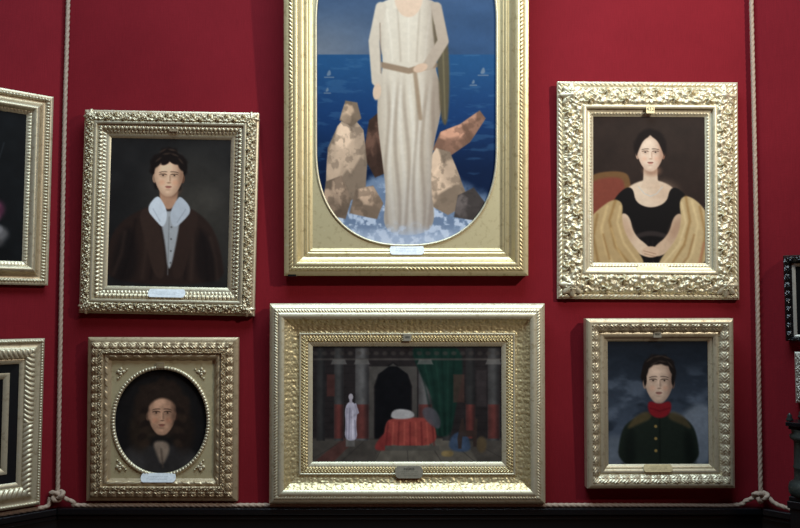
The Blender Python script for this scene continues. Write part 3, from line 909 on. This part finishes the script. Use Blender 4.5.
# ---- D  wide interior, lower middle
boxD = (269.6, 544.9, 303.6, 503.6)
profD = Profile([
    (None, 0, .8, 9.0, 10.0, 0, None, 0, 0, None),
    (None, .8, 5.0, 10.0, 13.0, .5, None, 0, 0, None),
    ('rope_edge', 5.0, 8.8, 12.8, 13.6, .2, 'rope', 2.9, 1.0, None),
    (None, 8.8, 15.2, 14.0, 13.6, 1.4, None, 0, 0, None),
    ('ornamented_cove', 15.2, 29.2, 13.0, 6.6, -2.2, 'fine', 6, 1.1, 'gilt_yellow'),
    (None, 29.2, 31.4, 7.6, 7.4, .5, None, 0, 0, None),
    ('leaf_band', 31.4, 38.2, 6.9, 6.2, .3, 'guilloche', 6.4, 1.1, 'gilt_yellow'),
    ('sight_edge', 38.2, 42.6, 6.6, 4.6, .3, None, 0, 0, None),
])
root, fr, W, H, px, inn = picture('wide painting of a dim columned hall with red draped couch, deep gilt frame, lower middle',
                                  'mid', boxD, profD, (42.8, 43, 43.2, 40.8), M['gilt_cream'], 1.8, 0)
p = Paint(188, 115, 2.2, (33, 29, 29))
for k in range(12):                                            # courses of the back wall
    p.stroke([(0, 6 + k * 7), (188, 6 + k * 7)], .7, (22, 19, 20), .8, .5)
p.poly([(-2, 117), (-2, 92), (190, 92), (190, 117)], (62, 57, 52), 2, curve=False)           # stone floor
p.poly([(-2, 118), (30, 92), (44, 92), (18, 118)], (74, 44, 40), 1.2, .8, False); p.poly([(60, 118), (72, 92), (150, 92), (166, 118)], (92, 86, 76), 1.5, .7, False)
for k in range(7):
    p.stroke([(-10 + k * 35, 118), (34 + k * 20, 92)], .8, (44, 40, 38), .7, .6)
p.poly([(62, 92), (62, 40), (66, 26), (80, 16), (94, 26), (98, 40), (98, 92)], (14, 14, 16), 1.5, 1, False)     # dark arch in the middle
p.poly([(56, 92), (56, 20), (104, 20), (104, 92), (99, 92), (99, 40), (95, 28), (80, 17), (65, 28), (61, 40), (61, 92)], (66, 62, 58), 1, .9, False)
for cx_, w_, lum, red in ((8, 8, 44, 0), (26, 9, 58, 1), (49, 13, 82, 1), (112, 13, 84, 1), (134, 9, 50, 0), (157, 9, 42, 1), (180, 11, 64, 1)):
    p.poly([(cx_ - w_ / 2, 94), (cx_ - w_ / 2, -4), (cx_ + w_ / 2, -4), (cx_ + w_ / 2, 94)], (lum, lum * .97, lum * .95), .9, 1, False)
    if red: p.poly([(cx_ - w_ / 2, 92), (cx_ - w_ / 2, 58), (cx_ + w_ / 2, 58), (cx_ + w_ / 2, 92)], (88, 44, 40), .9, .9, False)
    m = smooth(w_ / 2 + .5, w_ / 2 - .5, np.abs(p.X - cx_)) * smooth(95, 93, p.Y)
    p.put(m * smooth(0, w_ * .5, p.X - cx_), (22, 20, 21), .6); p.put(m * smooth(0, w_ * .5, cx_ - p.X), (30, 27, 27), .35)
p.poly([(94, -4), (148, -4), (150, 30), (142, 62), (138, 90), (120, 90), (122, 56), (108, 30)], (19, 38, 32), 1.6)  # green hanging
for k in range(7):
    p.stroke([(100 + k * 7, -2), (112 + k * 4.5, 40), (122 + k * 2.4, 88)], 1.5, (28, 52, 43) if k % 2 else (12, 28, 24), 1.6, .6)
p.poly([(70, 100), (72, 76), (80, 71), (116, 71), (122, 78), (124, 100)], (122, 54, 48), 1.2)            # red draped couch
p.poly([(58, 104), (72, 84), (80, 88), (78, 104)], (112, 44, 42), 1.4); p.poly([(78, 66), (84, 62), (100, 64), (102, 72), (78, 73)], (148, 144, 142), 1.2)
for k in range(9):
    p.stroke([(75 + k * 5.5, 76), (73 + k * 6, 100)], 1.4, (150, 74, 62) if k % 2 else (82, 30, 30), 1.3, .7)
p.poly([(72, 104), (72, 99), (126, 99), (126, 104)], (70, 66, 60), .9, 1, False)
p.poly([(33, 100), (33, 92), (42, 92), (42, 100)], (90, 86, 82), .8, 1, False)                 # pale statue on a block
p.poly([(31.5, 94), (33, 76), (32, 64), (34, 57), (38, 55), (42, 57), (44.5, 66), (43, 78), (45, 94)], (156, 150, 160), .8)
p.stroke([(42.5, 58), (45, 66), (39, 71)], 2.2, (140, 134, 144), .6); p.stroke([(34, 62), (33.5, 92)], .8, (104, 98, 112), .6, .7); p.stroke([(42, 74), (43, 92)], 1, (96, 90, 104), .7, .7); p.ell(38, 50.5, 2.3, 3.2, (150, 142, 146), .25); p.poly([(36.8, 52), (39.2, 52), (39.6, 57), (36.4, 57)], (140, 132, 138), .6)
p.stroke([(37, 62), (36, 92)], 1, (112, 106, 122), .8, .8); p.stroke([(40, 64), (40, 92)], 1, (206, 200, 208), .8, .6)
p.poly([(134, 104), (138, 88), (150, 84), (156, 92), (158, 106)], (48, 62, 82), 1.6, .9)           # blue cloth over a chest, brass jug
p.poly([(128, 110), (128, 104), (140, 104), (140, 110)], (120, 100, 62), 1.2, .8); p.ell(168, 98, 5, 8, (70, 58, 42), .3)
for k in range(22): p.ell(3 + k * 8.6, 7, 2.6, 2.0, (60, 54, 50), .5, 0, .6)                # frieze
p.poly([(-2, 12), (190, 12), (190, 14), (-2, 14)], (70, 64, 60), .8, .7, False); p.poly([(-2, -2), (190, -2), (190, 2), (-2, 2)], (24, 22, 22), 1, .8, False)
for cx_ in (26, 49, 112, 180): p.poly([(cx_ - 8, 18), (cx_ - 6, 13), (cx_ + 6, 13), (cx_ + 8, 18)], (92, 88, 84), .8, .7, False)
p.poly([(14, 50), (14, 28), (22, 28), (22, 50)], (70, 40, 36), 1, .7, False); p.poly([(140, 56), (140, 28), (151, 28), (151, 56)], (64, 44, 38), 1, .7, False); p.poly([(163, 60), (163, 24), (173, 24), (173, 60)], (48, 42, 42), 1, .7, False)
p.poly([(108, 66), (112, 60), (122, 62), (128, 74), (126, 84), (114, 76)], (66, 64, 68), 1.6, .9)         # grey cloth thrown over the couch end
p.poly([(144, 92), (148, 72), (150, 72), (152, 84), (160, 84), (162, 72), (164, 72), (163, 100), (160, 100), (159, 90), (149, 90), (148, 102), (145, 102)], (46, 36, 32), .8, .9, False)   # chair
p.mul(.82 + .36 * p.noise(.16, 45))
p.mesh(root, inn, px, 4.2, 1.5 * GAIN)
u, z = to_uv(boxD, W, px, 409, 472)
plate(root, u, z, 28, 12.4, 8.8, px, M['plate_grey'], M['ink'], [(.3, -9, 9, .18), (-1.7, -8, 8, .18), (-3.6, -9, 9, .18)], 'label_plate', 1.0, True, ('INGRES', 3.3, 0, 2.9), tilt=5)
u, z = to_uv(boxD, W, px, 407.3, 337.6)
plate(root, u, z, 8, 7, 8.2, px, M['plate_grey'], M['ink'], [(.2, -2.4, 2.4, 2.2)], 'number_plate', .9, False)

BASE_D = place('mid', boxD, 9.0, R(1.8), 0)[0][2]
# ---- E  small oval portrait, lower left
boxE = (86.8, 237.4, 337.4, 500.8)
profE = Profile([
    (None, 0, 4.2, 5.6, 7.6, .3, None, 0, 0, None),
    ('leaf_band', 4.2, 11.6, 7.2, 9.6, .8, 'acanthus', 9, 2.2, None),
    ('bead_band', 11.6, 16.4, 9.6, 10.6, .3, 'scroll', 9, 1.9, None),
    (None, 16.4, 17.8, 9.4, 9.2, 0, None, 0, 0, None),
    ('ribbon_band', 17.8, 21.8, 9.4, 8.4, .7, 'ribbon', 12, .9, None),
    (None, 21.8, 24, 7.4, 6.0, 0, None, 0, 0, None),
])
root, fr, W, H, px, inn = picture('small dark oval portrait of a long haired sitter in a gilt frame, lower left',
                                  'mid', boxE, profE, (24.2, 24.2, 23, 22.6), M['gilt_brown'], 1.6, .1)
ce = to_uv(boxE, W, px, 160.4, 421.4)
sp = spandrel(root, inn, (lambda th: superell(th, 47.2, 53, 2.05), ce[0], ce[1]), px, 6.0, M['gilt_matt'], M['gilt_pale'], (3.2, .8), 4.2, 1.3)
for sx in (-1, 1):
    for sz in (-1, 1):                                       # four-petalled sprays in the corners
        qx, qz = ce[0] + sx * 40.5, (inn[2] + inn[3]) / 2 + sz * 47.5
        Vs, Fs, bs = [], [], 0
        for (dx, dz, r_) in ((0, 2.6, 2.1), (0, -2.6, 2.1), (2.6, 0, 2.1), (-2.6, 0, 2.1), (0, 0, 1.2), (-sx * 6.0, sz * 2.5, 1.1), (sx * 2.5, -sz * 6.4, 1.1), (sx * .5, -sz * 5, .8), (-sx * 4.6, sz * .5, .8)):
            th = np.linspace(0, 2 * np.pi, 20, endpoint=False)[None]; rr = np.linspace(0, 1, 7)[:, None]
            Vs.append(np.stack([(qx + dx + r_ * rr * np.cos(th)) * px, -(5.8 + 1.7 * np.sqrt(1 - rr ** 2)) * px + 0 * th, (qz + dz + r_ * rr * np.sin(th)) * px], -1).reshape(-1, 3))
            Fs.append(grid_faces(7, 20, bs, True)); bs += 140
        mesh_np('corner_spray', np.concatenate(Vs), np.concatenate(Fs), M['gilt_pale'], sp)
rectE = (ce[0] - 49, ce[0] + 49, ce[1] - 54, ce[1] + 54)
p = Paint(98, 108, 2.0, (17, 16, 17))
p.put(p.m_ell(46, 50, 40, 48, .8), (27, 24, 22), .8)
p.poly([(2, 112), (8, 86), (28, 72), (48, 84), (66, 74), (88, 88), (98, 112)], (40, 37, 36), 3)
p.poly([(12, 108), (18, 86), (30, 80), (34, 108)], (54, 51, 50), 5, .7); p.poly([(66, 108), (72, 86), (86, 94), (90, 108)], (50, 46, 45), 5, .6)
p.poly([(40, 74), (56, 74), (58, 84), (50, 100), (44, 86)], (126, 108, 92), 2.2, .9); p.stroke([(49, 82), (51, 100)], 1.6, (70, 58, 50), 1.5, .8)
p.ell(49, 42, 26, 26, (38, 29, 23), .25); p.ell(29, 62, 12, 22, (36, 28, 22), .4, 6); p.ell(70, 62, 12, 22, (30, 23, 19), .4, -6)
for k in range(24):
    a = rng.uniform(0, 6.28); q = rng.uniform(16, 25)
    x_, y_ = 49 + q * math.cos(a), 46 + q * .95 * math.sin(a)
    p.ell(x_, y_, 4.5, 2.6, (52, 40, 31) if k % 2 else (25, 19, 16), .7, math.degrees(a) + 60, .5)
p.hair(49, 40, 27, 28, (36, 27, 22), 8, .12, (58, 44, 34))
p.face(49.5, 47, 14.2, 21, (168, 128, 102), (54, 36, 28), (34, 24, 19), 1, (128, 74, 62))
p.poly([(32, 50), (34, 28), (49, 22), (65, 28), (68, 50), (62, 35), (50, 30), (38, 35)], (36, 27, 22), 1.8)
for sx in (-1, 1):
    for k in range(6): p.ell(49.5 + sx * (18 + 2 * math.sin(k * 2)), 44 + k * 6.5, 5, 3.6, (44, 33, 26) if k % 2 else (28, 21, 18), .5, sx * 30, .8)
p.mul(.85 + .3 * p.noise(.2, 55))
p.mesh(root, rectE, px, 4.0, 1.75 * GAIN)
u, z = to_uv(boxE, W, px, 159.2, 477.2)
plate(root, u, z, 35, 9.2, 8.4, px, M['plate_white'], M['ink_pale'], [(1.1, -10, 10, .35), (-.3, -12, 12, .3), (-1.6, -9, 9, .3)], tilt=22)
u, z = to_uv(boxE, W, px, 160, 365)
plate(root, u, z, 8, 5.6, 7.4, px, M['gilt_brown'], M['ink_gold'], [(.2, -2.4, 2.4, 1.6)], 'number_plate', .9, False)

# ---- F  sitter in dark green, lower right
boxF = (587.2, 734.6, 318.6, 488.2)
profF = Profile([
    (None, 0, 1.0, 11.5, 12.5, 0, None, 0, 0, None),
    (None, 1.0, 4.8, 13.5, 14.5, .5, None, 0, 0, None),
    ('leaf_band', 4.8, 12.6, 14.0, 9.2, .6, 'acanthus', 10.5, 1.9, None),
    (None, 12.6, 17.2, 9.4, 8.6, .9, None, 0, 0, None),
    (None, 17.2, 18.2, 7.0, 7.0, 0, None, 0, 0, None),
    ('sight_edge', 18.2, 21, 7.2, 5.0, .2, None, 0, 0, None),
])
root, fr, W, H, px, inn = picture('portrait of a sitter in dark green coat and red neckcloth, grey sky, lower right',
                                  'mid', boxF, profF, (23.2, 23.6, 23.2, 22.8), M['gilt_pale'], 1.8, -.15)
p = Paint(99, 121, bg=(27, 32, 39))
p.put(smooth(10, 95, p.Y), (62, 70, 82), .95)
p.put(smooth(.5, .72, p.noise(.035, 61, .07)) * smooth(10, 50, p.Y), (92, 100, 112), .55)
p.put(smooth(.42, .25, p.noise(.03, 66, .06)), (22, 27, 33), .6)
p.poly([(60, 96), (74, 70), (90, 60), (106, 66), (106, 122), (70, 122)], (112, 118, 126), 5, .85)            # pale cloud bank
p.poly([(-6, 96), (10, 92), (22, 100), (24, 124), (-6, 124)], (96, 102, 110), 5, .75)
p.poly([(8, 126), (12, 88), (24, 76), (44, 70), (58, 70), (78, 76), (88, 90), (91, 126)], (28, 34, 28), 1.3)
p.poly([(14, 124), (16, 92), (26, 82), (28, 124)], (18, 22, 19), 4, .8); p.poly([(76, 124), (74, 86), (84, 92), (88, 124)], (16, 20, 17), 4, .8)
p.poly([(17, 88), (26, 74), (40, 68), (44, 76), (30, 82)], (82, 68, 44), 2.0, .8); p.poly([(84, 88), (76, 74), (62, 68), (58, 76), (72, 82)], (74, 62, 42), 2.0, .8)  # fur collar
p.stroke([(51, 76), (51, 122)], 1.1, (15, 18, 15), 1.2, .8)
for y_ in (84, 96, 108):
    p.ell(47, y_, 1.5, 1.5, (132, 108, 62), .4)
p.poly([(39, 58), (40, 72), (51, 77), (62, 72), (63, 58), (51, 62)], (114, 25, 31), 1.3); p.stroke([(42, 66), (51, 69), (61, 66)], 1.2, (86, 14, 22), 1, .8)
p.hair(50, 33, 16.5, 20.5, (24, 19, 18), 6, .07, (64, 54, 48), 40)
p.face(50.5, 40, 14, 21, (186, 158, 136), (86, 64, 54), (30, 22, 20), 1, (132, 82, 74))
for (x_, y_, rx_, ry_, a_) in ((37, 29, 9, 3.2, -75), (41, 22, 7, 4, -40), (49, 19, 9, 4.2, -8), (58, 20, 8, 4.2, 18), (64, 27, 8, 3, 72), (37, 38, 6, 1.6, 90), (64.5, 38, 6, 1.6, 90)): p.ell(x_, y_, rx_, ry_, (25, 20, 18), .3, a_)
for (x_, y_, a_) in ((42, 18, -35), (50, 15, -8), (58, 16, 18), (46, 22, -25), (54, 20, 8), (62, 23, 50)): p.ell(x_, y_, 4, .8, (70, 58, 50), .6, a_, .5)
p.mul(.92 + .16 * p.noise(.3, 68))
p.mesh(root, inn, px, 4.6, 1.3 * GAIN)
u, z = to_uv(boxF, W, px, 658.5, 468.8)
plate(root, u, z, 29, 7.8, 9.2, px, M['plate_gold'], M['ink_gold'], [(1.1, -9, 9, .35), (-.3, -10, 10, .3), (-1.6, -7, 7, .3)], tilt=22)
u, z = to_uv(boxF, W, px, 659, 334.6)
plate(root, u, z, 8, 6.4, 9.6, px, M['plate_grey'], M['ink'], [(.2, -2.4, 2.4, 2.0)], 'number_plate', .9, False)

# ---- G  cut picture on the left wall, upper
boxG = (-120, 47.6, 97.2, 285.4)
profG = Profile([
    (None, 0, 2.8, 6.0, 6.6, .2, None, 0, 0, None),
    ('bead_band', 2.8, 6.8, 6.2, 6.0, .2, 'bead', 3.1, 1.5, None),
    ('cove', 6.8, 14, 5.6, 8.4, -1.6, None, 0, 0, 'gilt_brown'),
    (None, 14, 21, 8.8, 7.8, 2.4, None, 0, 0, None),
    ('sight_edge', 21, 25.4, 7.0, 5.2, .3, 'leaftip', 3.2, .5, None),
])
root, fr, W, H, px, inn = picture('cropped near-black flower painting in a pale gilt frame, upper one at the left edge',
                                  'left', boxG, profG, (25.4, 25.4, 21.5, 22.5), M['gilt_pale'], 1.2, 0, 'right', .84)
wG, hG = inn[1] - inn[0], inn[3] - inn[2]
p = Paint(wG, hG, 1.5, (13, 14, 15))
p.mul(.7 + .6 * p.noise(.09, 71))
for (dx, y_, rx, ry, col, ro) in ((26, hG - 48, 8, 9, (92, 42, 62), 20), (29, hG - 40, 7, 6, (120, 66, 84), -20), (23, hG - 26, 9, 7, (112, 106, 104), 10), (28, hG - 18, 10, 6, (82, 76, 74), 0), (42, hG - 40, 11, 12, (124, 60, 66), 0), (55, hG - 26, 12, 10, (140, 128, 112), 0), (62, hG - 52, 12, 12, (120, 80, 40), 0)):
    p.ell(wG - dx, y_, rx, ry, col, .5, ro, .8)
    for k in range(5):
        a = k * 1.256
        p.ell(wG - dx + rx * .5 * math.cos(a), y_ + ry * .5 * math.sin(a), rx * .45, ry * .4, np.array(col) * (.7 + .12 * k), .5, k * 70, .45)
p.stroke([(wG - 20, hG - 112), (wG - 24, hG - 96)], .8, (44, 46, 48), .8, .7); p.stroke([(wG - 27, hG - 60), (wG - 32, hG - 100)], 1, (24, 34, 24), 1, .8)
p.mesh(root, inn, px, 5.0, 1.5 * GAIN)

# ---- H  cut picture on the left wall, lower: gilt leaf frame, black flat, gilt slip
boxH = (-120, 39.6, 338.4, 504.6)
profH = Profile([
    (None, 0, 1.0, 8.0, 9.0, 0, None, 0, 0, None),
    ('bead_band', 1.0, 3.8, 9.0, 9.2, .2, 'bead', 2.6, 1.0, None),
    (None, 3.8, 9.6, 8.4, 9.2, -.6, None, 0, 0, None),
    ('leaf_band', 9.6, 19.6, 9.4, 8.0, 1.0, 'gadroon', 4.6, 1.8, None),
    (None, 19.6, 24.4, 7.8, 6.8, .6, None, 0, 0, None),
    ('black_flat', 24.4, 33.0, 6.0, 5.4, 0, None, 0, 0, 'ebony'),
    ('gilt_slip', 33.0, 38.8, 6.2, 4.8, .6, None, 0, 0, None),
])
root, fr, W, H, px, inn = picture('cropped dark painting, gilt leaf frame with black inner border, lower one at left edge',
                                  'left', boxH, profH, (36.6, 36.6, 37.5, 38.8), M['gilt_pale'], 1.0, 0, 'right', .80)
wH, hH = inn[1] - inn[0], inn[3] - inn[2]
p = Paint(wH, hH, 1.5, (13, 13, 12))
p.mul(.6 + .8 * p.noise(.08, 81))
p.put(p.m_ell(wH * .45, hH * .55, wH * .3, hH * .36, .9), (34, 27, 21), .8)
p.mesh(root, inn, px, 4.4, 1.3 * GAIN)

BASE_H = root.location[2]
# ---- I  cut black frame on the right wall
boxI = (786.0, 900, 255.6, 341)
profI = Profile([
    (None, 0, .8, 7.0, 7.6, 0, None, 0, 0, None),
    ('carved_band', .8, 7.8, 7.4, 7.0, 1.2, 'acanthus', 8, 2.4, 'black_wood'),
    (None, 7.8, 8.8, 6.4, 6.2, 0, None, 0, 0, None),
    ('pale_slip', 8.8, 12.0, 6.4, 5.0, .2, None, 0, 0, 'gilt_silver'),
])
root, fr, W, H, px, inn = picture('cropped dark picture at the right edge in a carved black frame with pale slip',
                                  'right', boxI, profI, (10.4, 12, 11, 6.5), M['black_wood'], 1.0, 0, 'left', .50)
p = Paint(inn[1] - inn[0], inn[3] - inn[2], 1.5, (14, 13, 13)); p.mul(.6 + .8 * p.noise(.08, 91))
p.put(p.m_ell(p.w * .55, p.h * .55, p.w * .3, p.h * .4, .9), (40, 30, 24), .8)
p.mesh(root, inn, px, 4.6, 1.3 * GAIN)

# ---- J  cut small silver gilt frame on the right wall
boxJ = (796.2, 860, 351.8, 402.8)
profJ = Profile([
    (None, 0, .8, 5.0, 5.6, 0, None, 0, 0, None),
    ('carved_band', .8, 8.0, 5.6, 7.0, 1.0, 'scroll', 10, 2.2, None),
    ('sight_edge', 8.0, 11.0, 7.0, 4.8, .2, None, 0, 0, None),
])
root, fr, W, H, px, inn = picture('cropped small picture in a silvery gilt frame at the right edge, below the black one',
                                  'right', boxJ, profJ, (11, 11, 11, 11), M['gilt_silver'], .6, 0, 'left', .30)
p = Paint(inn[1] - inn[0], inn[3] - inn[2], 1.5, (30, 24, 20)); p.mul(.6 + .8 * p.noise(.1, 97))
p.put(p.m_ell(p.w * .5, p.h * .5, p.w * .3, p.h * .4, .8), (92, 70, 52), .8)
p.mesh(root, inn, px, 4.6, 1.3 * GAIN)
# ================================================================== ropes
def rope_tube(path, rad, lobes=3, pitch=.03, step=.004, nphi=18, lob=.13):
    P = np.array(path, float)
    d = np.concatenate([[0], np.cumsum(np.linalg.norm(np.diff(P, axis=0), axis=1))])
    n = max(8, int(d[-1] / step))
    s = np.linspace(0, d[-1], n)
    Q = np.stack([np.interp(s, d, P[:, k]) for k in range(3)], -1)
    T = np.gradient(Q, axis=0); T /= np.linalg.norm(T, axis=1)[:, None]
    N = np.zeros_like(Q)
    up = np.array([.3, -.9, .2]); up = up - T[0] * (up @ T[0]); N[0] = up / np.linalg.norm(up)
    for k in range(1, n):
        v = N[k - 1] - T[k] * (N[k - 1] @ T[k]); N[k] = v / np.linalg.norm(v)
    B = np.cross(T, N)
    ph = np.linspace(0, 2 * np.pi, nphi, endpoint=False)
    r = rad * (1 - lob + 2 * lob * np.abs(np.cos(lobes / 2 * (ph[None] - 2 * np.pi * s[:, None] / (pitch * lobes)))))
    V = Q[:, None] + r[..., None] * (np.cos(ph)[None, :, None] * N[:, None] + np.sin(ph)[None, :, None] * B[:, None])
    return V.reshape(-1, 3), grid_faces(n, nphi, 0, True)


def spline(pts, n=40):
    P = np.array(pts, float); out = []
    Q = np.vstack([2 * P[0] - P[1], P, 2 * P[-1] - P[-2]])
    for k in range(1, len(Q) - 2):
        t = np.linspace(0, 1, n, endpoint=False)[:, None]
        a, b, c, d = Q[k - 1], Q[k], Q[k + 1], Q[k + 2]
        out.append(.5 * (2 * b + (c - a) * t + (2 * a - 5 * b + 4 * c - d) * t ** 2 + (3 * b - 3 * c + d - a) * t ** 3))
    return np.vstack(out + [P[-1:]])


RR = .0098                                                     # rope radius


def at_mid(px, py, out):
    return hit('mid', px, py, out)


def vertical_rope(pts, label, kc):
    path = [at_mid(x, y, .030) for x, y in pts]
    d0 = path[0] - path[1]
    path = [path[0] + d0 / np.linalg.norm(d0) * 1.9] + path       # on up to the cornice
    V, F = rope_tube(spline(path, 30), RR)
    o = mesh_np('wall_rope', V, F, M['rope'])
    tag(o, label, 'rope', 'upright ropes in the wall corners')
    # the knot at its foot: an overhand loop lying against the wall
    kx, ky = kc
    c = at_mid(kx, ky, .045)
    t = np.linspace(0, 2 * np.pi, 160)
    S = .0118
    x = (np.sin(t) + 2 * np.sin(2 * t)) * S * .98; z = (np.cos(t) - 2 * np.cos(2 * t)) * S * .68; y = -np.sin(3 * t) * S * .95
    V, F = rope_tube(np.stack([c[0] + x, c[1] + y, c[2] + z], -1), RR * 1.08)
    mesh_np('knot', V, F, M['rope'], o)
    return o


vertical_rope([(68.2, 0), (64.6, 120), (61.8, 260), (59.6, 380), (57.6, 494)], 'pale twisted rope hanging in the left corner between red walls, knotted at its foot', (57, 495.5))
vertical_rope([(751.2, 0), (754.6, 150), (757.4, 300), (759.4, 420), (760.6, 492)], 'pale twisted rope hanging in the right corner beside the lady portrait, knotted at its foot', (760.6, 496.5))


def lying_rope(path, label):
    V, F = rope_tube(spline(path, 24), RR)
    tag(mesh_np('ledge_rope', V, F, M['rope']), label, 'rope', 'ropes lying along the black ledge')


LED = min(BASE_D, BASE_H) - 2.35 * RR - .003                         # height of the ledge's top
lying_rope([at_mid(64, 498, .035), at_mid(74, 502.4, .022)] + [np.array([x, -.020, LED + RR + .001]) for x in np.linspace(-1.60, 1.66, 12)] + [at_mid(746, 500.8, .022), at_mid(754, 497.5, .035)],
           'long rope lying along the black ledge under the middle wall')


def on_wall(w, along, out, z):
    p_, x_, n_, _ = wall_axes(w)
    return p_ + x_ * along + n_ * out + np.array([0, 0, z])


lying_rope([at_mid(50, 497, .05), on_wall('left', -.055, .024, LED + .018), on_wall('left', -.095, .022, LED + RR + .001)] + [on_wall('left', -t, .020, LED + RR + .001) for t in (.2, .5, 1.0, 2.0, 3.3)],
           'rope lying along the black ledge under the left wall, below the cropped gilt frame')
lying_rope([at_mid(768, 497, .05), on_wall('right', .09, .024, LED + .026)] + [on_wall('right', t, .020, LED + RR + .001) for t in (.22, .5, 1.0, 2.0, 3.3)],
           'rope lying along the black ledge under the right wall, running to the bronze pedestal')

# ================================================================== dark pedestal at the right edge
pc = hit('right', 814, 505, .205)


def lathe(name, prof, mat, parent, n=48):
    th = np.linspace(0, 2 * np.pi, n, endpoint=False)
    P = np.array(prof)
    V = np.stack([P[:, 0][:, None] * np.cos(th), P[:, 0][:, None] * np.sin(th), np.broadcast_to(P[:, 1][:, None], (len(P), n))], -1)
    return mesh_np(name, V, grid_faces(len(P), n, 0, True)[:, ::-1], mat, parent)


ped = empty('bronze_pedestal', (pc[0], pc[1], 0), (0, 0, R(-45)))
tag(ped, 'dark bronze pedestal with a moulded top at the right edge, below the silvery frame', 'pedestal')


def zy(y): return hit('right', 800, y, .205)[2]


zb, zt = zy(494), zy(428)
boxes('plinth', [(-.080, .080, -.080, .080, 0, zb - .055), (-.088, .088, -.088, .088, zb - .055, zb - .02), (-.082, .082, -.082, .082, zb - .02, zb)], M['black_wood'], ped, .006)
sh = [(.001, zb), (.098, zb), (.104, zb + .012), (.106, zb + .035), (.100, zb + .056), (.084, zb + .066), (.080, zb + .075), (.080, zb + .12), (.083, zb + .125), (.083, zb + .131), (.080, zb + .136),
      (.078, zt - .06), (.081, zt - .055), (.094, zt - .045), (.096, zt - .030), (.086, zt - .022), (.090, zt)]
shaft = lathe('shaft', sh, M['bronze'], ped)
boxes('top_slab', [(-.078, .078, -.078, .078, zt, zt + .014), (-.087, .087, -.087, .087, zt + .014, zt + .034)], M['black_wood'], ped, .004)
for sx in (-1, 1):
    for sy in (-1, 1):                                       # small cast leaves on the slab's corners
        lf = lathe('leaf_finial', [(.001, 0), (.014, .003), (.016, .012), (.009, .022), (.012, .028), (.001, .040)], M['bronze'], ped, 16)
        lf.location = (sx * .072, sy * .072, zt + .034)

# ================================================================== the eight-sided room
SIDE = X_R - X_L
ZC = 5.6
corners = []
x_, y_, a_ = X_L, 0.0, 0.0
for k in range(8):
    corners.append((x_, y_))
    x_ += SIDE * math.cos(a_); y_ += SIDE * math.sin(a_); a_ -= R(45)
names = ['wall_middle', 'wall_right', 'wall_east', 'wall_southeast', 'wall_south', 'wall_southwest', 'wall_west', 'wall_left']
cx_, cy_ = np.mean([c[0] for c in corners]), np.mean([c[1] for c in corners])
DADO = LED - .012


def slab(name, k, z0, z1, t0, t1, mat, bevel=0):
    """a strip along wall k between heights z0..z1, from t0 (behind the face) to t1 in front of it, mitred at the corners"""
    (ax, ay), (bx, by) = corners[k], corners[(k + 1) % 8]
    dx, dy = (bx - ax) / SIDE, (by - ay) / SIDE
    nx, ny = dy, -dx
    m = math.tan(R(22.5))
    V = []
    for z in (z0, z1):
        for t in (t0, t1):
            V.append((ax + nx * t + dx * t * m, ay + ny * t + dy * t * m, z)); V.append((bx + nx * t - dx * t * m, by + ny * t - dy * t * m, z))
    F = [(0, 2, 3, 1), (4, 5, 7, 6), (0, 1, 5, 4), (2, 6, 7, 3), (0, 4, 6, 2), (1, 3, 7, 5)]
    o = mesh_np(name, V, F, mat, None, False)
    if bevel:
        b = o.modifiers.new('bevel', 'BEVEL'); b.width = bevel; b.segments = 4
    return o


tn = 1
for k in range(8):
    tag(slab(names[k], k, 0, ZC, -.12, 0, M['wall']), kind='structure')
    for (z0, z1, t, mat, bv) in ((DADO - .02, LED, .045, M['ledge_black'], .006), (DADO - .045, DADO - .022, .034, M['ledge_black'], .008), (.14, DADO - .045, .018, M['ebony'], 0), (0, .14, .03, M['ebony'], .004)):
        tag(slab('trim_%d' % tn, k, z0, z1, 0, t, mat, bv), kind='structure'); tn += 1
    tag(slab('trim_%d' % tn, k, ZC - .22, ZC - .06, 0, .12, M['ceiling'], .02), kind='structure'); tn += 1


def octa(name, z0, z1, mat):
    V = [(x, y, z) for z in (z0, z1) for x, y in corners]
    me = bpy.data.meshes.new(name)
    me.from_pydata(V, [], [tuple(range(8)), tuple(range(15, 7, -1))] + [(k, k + 8, (k + 1) % 8 + 8, (k + 1) % 8) for k in range(8)])
    me.materials.append(mat)
    tag(link(bpy.data.objects.new(name, me)), kind='structure')


octa('floor', -.1, 0, M['floor'])
octa('ceiling', ZC, ZC + .1, M['ceiling'])


# ================================================================== light: the skylight and a lamp high on the right
def area(name, loc, target, size, power, col, size_y=None):
    l = bpy.data.lights.new(name, 'AREA'); l.energy = power; l.color = col
    l.shape = 'RECTANGLE' if size_y else 'SQUARE'; l.size = size
    if size_y: l.size_y = size_y
    o = link(bpy.data.objects.new(name, l)); o.location = loc
    o.rotation_euler = (Vector(target) - Vector(loc)).to_track_quat('-Z', 'Y').to_euler()
    return o


area('skylight', (cx_, -1.9, ZC - .05), (cx_, -1.9, 0), 3.0, 225, (.64, .84, 1.0), 1.8)
l = bpy.data.lights.new('lamp', 'SPOT'); l.energy = 510; l.color = (1.0, .95, .87)
l.spot_size = R(54); l.spot_blend = 1.0; l.shadow_soft_size = .09
o = link(bpy.data.objects.new('spot_lamp', l)); o.location = (3.1, -3.2, 4.1)
o.rotation_euler = (Vector((.6, 0, 2.65)) - o.location).to_track_quat('-Z', 'Y').to_euler()

w = bpy.data.worlds.new('world'); bpy.context.scene.world = w
w.use_nodes = True
w.node_tree.nodes['Background'].inputs['Color'].default_value = (.02, .02, .022, 1)

sc = bpy.context.scene
sc.view_settings.view_transform = 'Standard'
sc.view_settings.look = 'None'
sc.view_settings.gamma = 1
sc.view_settings.use_curve_mapping = False
sc.view_settings.exposure = .2
sc.cycles.use_denoising = True
